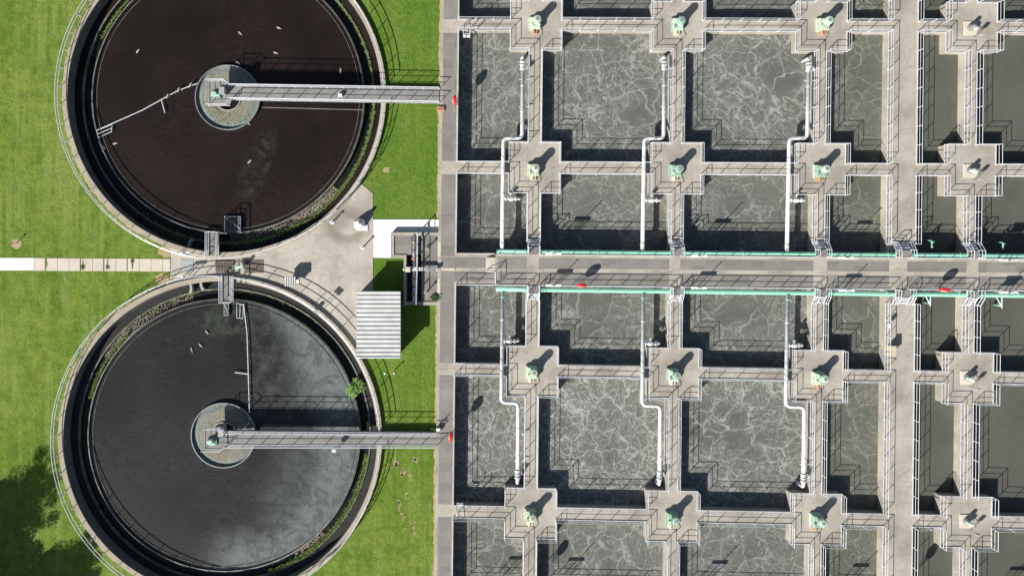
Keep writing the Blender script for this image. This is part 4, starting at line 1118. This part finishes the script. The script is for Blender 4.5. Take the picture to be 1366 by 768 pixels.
MB().tube([a+Vector((0,0,1.05)), b+Vector((0,0,1.05))], .04, 6).build('top_rail', M['rail'], bm_)
for k in range(7):
    q = a+(b-a)*k/6; MB().box(q.x-.05,q.x+.05,q.y-.05,q.y+.05,-.7,1.05).build('post', M['rail'], bm_)
for i, (px, py) in enumerate(((570,331.5),(568.5,389.5))):
    c = P(px, py, -.16); t_ = thing('valve_pedestal', c, 'slim beige valve pedestal on the pit grating, %s of two' % ('upper' if i == 0 else 'lower'), 'valve', 'valve pedestals in the pit')
    MB().cyl(c.x,c.y,-.16,.75,.08,10,.06).build('column', M['beige'], t_)
    MB().tube([(c.x+.17*math.cos(q*.628), c.y+.17*math.sin(q*.628), .8) for q in range(10)], .03, 6, True).build('handwheel', M['beige'], t_)
    MB().cyl(c.x,c.y,.72,.86,.1,10).build('gear_head', M['rust'], t_)
# bushes
def bush(px, py, z, rad, n, mat, label, h=.7):
    c = P(px, py, z); r = thing('bush', c, label, 'bush')
    f = MB()
    for k in range(9):
        q = random.uniform(0, 6.28); d = random.uniform(0, rad*.65); f.leaves((c.x+d*math.cos(q), c.y+d*math.sin(q), z+h*random.uniform(.4,1)), rad*.5, n//9, .09, .8)
    f.build('foliage', M[mat], r)
    s = MB()
    for k in range(6):
        q = random.uniform(0,6.28); s.tube([(c.x,c.y,z),(c.x+rad*.6*math.cos(q), c.y+rad*.6*math.sin(q), z+h)], .02, 5, rr=[.03,.01])
    s.build('stem', M['bark'], r)
bush(473,516.5,-1.9,1.3,2600,'willow','feathery pale green bush growing in the channel of the lower round tank',1.2)
bush(579.5,398,-.16,.6,420,'leaf','low dark green bush in the corner of the valve pit',.35)
bush(578.5,572.5,ZG,.4,140,'willow','straggly weed beside the end of the lower bridge',.5)
# small boxes on the basin edge
c = P(588,145.5,0); r = thing('valve_box', c, 'rusty brown box standing at the basin edge below the upper bridge', 'box')
MB().bevbox(c.x-.42,c.x+.4,c.y-.25,c.y+.25,ZG,.22,.03).build('body', M['rust'], r)
t_ = MB()
for k in range(5): t_.ball((c.x-.28+k*.13, c.y+random.uniform(-.12,.12), .24), .06,.06,.05, 8, 4)
t_.build('red_caps', M['red'], r)
c = P(585,572,0); r = thing('valve_box', c, 'white box with dark wheels standing at the basin edge above the lower bridge', 'box')
MB().bevbox(c.x-.22,c.x+.24,c.y-.2,c.y+.22,.0,.45,.03).build('body', M['white'], r)
MB().tube([(c.x+.25*math.cos(q*.628), c.y+.3, .5+.25*math.sin(q*.628)) for q in range(10)], .04, 6, True).build('wheel', M['dark'], r)
MB().tube([(c.x-.1,c.y+.3,.1),(c.x+.1,c.y+.5,1.0)], .05, 6).build('lever', M['dark'], r)
# marker stakes
for px, py, lab, col in ((22,324.5,'thin red and white marker stake in a bare patch of the left lawn','red'),(526.3,494,'thin red topped marker stake in the lawn right of the shed corner','red')):
    c = P(px, py, ZG); r = thing('marker_stake', c, lab, 'stake', 'marker stakes in the lawns')
    MB().cyl(c.x,c.y,ZG,ZG+.75,.05,8).build('stake', M['white'], r); MB().cyl(c.x,c.y,ZG+.75,ZG+.9,.09,8).build('tip', M[col], r)
for px, py, lab in ((513.4,498,'left one of two white round caps in the lawn below the shed'),(525.7,497.8,'right one of two white round caps in the lawn below the shed')):
    c = P(px, py, ZG); o = MB().cyl(c.x,c.y,ZG-.02,ZG+.12,.14,12,.1).build('pipe_cap', M['white']); tag(o, lab, 'pipe cap', 'white caps in the lawn')

# ------------------------------------------------------------------ birds
def bird_proto():
    root = thing('bird', (0,0,0), 'x', 'bird', 'birds resting on the round tanks')
    prof = [(.30,.012,.09),(.24,.05,.11),(.19,.062,.125),(.14,.05,.10),(.06,.085,.06),(-.04,.105,.05),(-.14,.085,.05),(-.22,.04,.055),(-.30,.018,.06)]
    n = 10; vs = []; fs = []
    for x, r_, z in prof: vs += [(x, r_*math.cos(2*math.pi*k/n), z+r_*.8*math.sin(2*math.pi*k/n)) for k in range(n)]
    for l in range(len(prof)-1):
        for k in range(n): fs.append((l*n+k, l*n+(k+1)%n, (l+1)*n+(k+1)%n, (l+1)*n+k))
    fs += [tuple(range(n)), tuple(range((len(prof)-1)*n, len(prof)*n))]
    MB().add(vs, fs).build('body', M['bird'], root, True)
    for s in (-1,1):
        w = MB(); w.ball((-.05,.075*s,.085),.18,.045,.05); w.build('wing', M['wing'], root, True)
    MB().cyl(.31,0,.08,.085,.02,6).build('beak', M['beak'], root)
    return root
M['bird'] = simple('pale plumage', (.50,.43,.34), .8, 0, .15, 12); M['wing'] = simple('grey brown wing', (.27,.22,.17), .8, 0, .2, 12); M['beak'] = simple('beak orange', (.6,.3,.05), .6)
bp = [(184.5,68.5,50,'bird on the water far upper left of the centre well of the upper tank',0),(320.5,44.8,-40,'bird on the water straight above the centre well, near the top of the upper tank',0),
 (372.5,38,-20,'upper one of the two birds near the top right of the upper tank',0),(368.3,71,-15,'lower one of the two birds near the top right of the upper tank',0),(317.7,84.3,-35,'bird just above the rim of the upper centre well',0),
 (238.5,120,70,'middle one of the three birds perched on the upper skimmer arm',1),(223.5,128.4,60,'outermost of the three birds perched on the upper skimmer arm',1),(254.4,113.5,60,'innermost of the three birds perched on the upper skimmer arm, by the well',1),
 (154.2,191.6,15,'right one of two birds floating below the skimmer frame of the upper tank',0),(138.4,196.4,-50,'left one of two birds floating below the skimmer frame of the upper tank',0),(331.3,164.7,-30,'bird just below the lower right rim of the upper centre well',0),
 (454.5,94.8,85,'bird right of all others in the bridge shadow of the upper tank',0),(333.5,215.6,40,'bird beside the pale scum streak in the lower part of the upper tank',0),
 (276.4,442.6,-50,'topmost of three birds in the lower round tank',0),(268,460.3,-40,'middle one of three birds in the lower round tank',0),(256,466,-70,'lowest of three birds in the lower round tank',0)]
proto = bird_proto()
for i, (px, py, rz, lab, arm) in enumerate(bp):
    o = proto if i == 0 else copy_tree(proto)
    z = -1.78 if not arm else -1.46
    o.location = P(px, py, z); o.rotation_euler = (0,0,math.radians(rz)); o.scale = (1.05,1.05,1.05) ; o['label'] = lab

# ------------------------------------------------------------------ trees outside the lower left corner (their shade falls on the lawn)
def tree(px, py, hgt, rad, lab, n=42000):
    c = P(px, py, ZG); r = thing('broadleaf_tree', c, lab, 'tree', 'trees at the lower left')
    t_ = MB().tube([(c.x,c.y,ZG),(c.x+.1,c.y+.05,ZG+hgt*.3),(c.x,c.y+.1,ZG+hgt*.8)], .2, 10, rr=[.28,.2,.05])
    ends = []
    for k in range(64):
        q = random.uniform(0,6.28); z = ZG+hgt*random.uniform(.28,.75); d = rad*random.uniform(.5,1.12)*(1 if z < ZG+hgt*.6 else .7)
        e = Vector((c.x+d*math.cos(q), c.y+d*math.sin(q), z+hgt*random.uniform(.08,.22))); ends.append(e)
        t_.tube([(c.x,c.y,z-hgt*.05),(c.x+.5*d*math.cos(q), c.y+.5*d*math.sin(q), z+hgt*.05), tuple(e)], .06, 6, rr=[.09,.06,.02])
    t_.build('trunk', M['bark'], r)
    f = MB()
    for e in ends:
        f.leaves(e, rad*.14, n//len(ends)//2, .11, .8)
        for _ in range(2):
            e2 = (e+Vector((c.x,c.y,e.z)))/2+Vector((random.gauss(0,.5),random.gauss(0,.5),random.gauss(0,.6))); f.leaves(e2, rad*.2, n//len(ends)//4, .13, .7)
    f.build('crown', M['leaf'], r)
tree(-96, 800, 11.5, 5.2, 'leafy tree beyond the left edge whose shade falls on the lawn')
tree(-30, 884, 11, 4.7, 'leafy tree beyond the lower left corner whose shade falls on the lawn')
tree(-130, 900, 11.5, 4.8, 'taller leafy tree between the other two beyond the lower left corner')
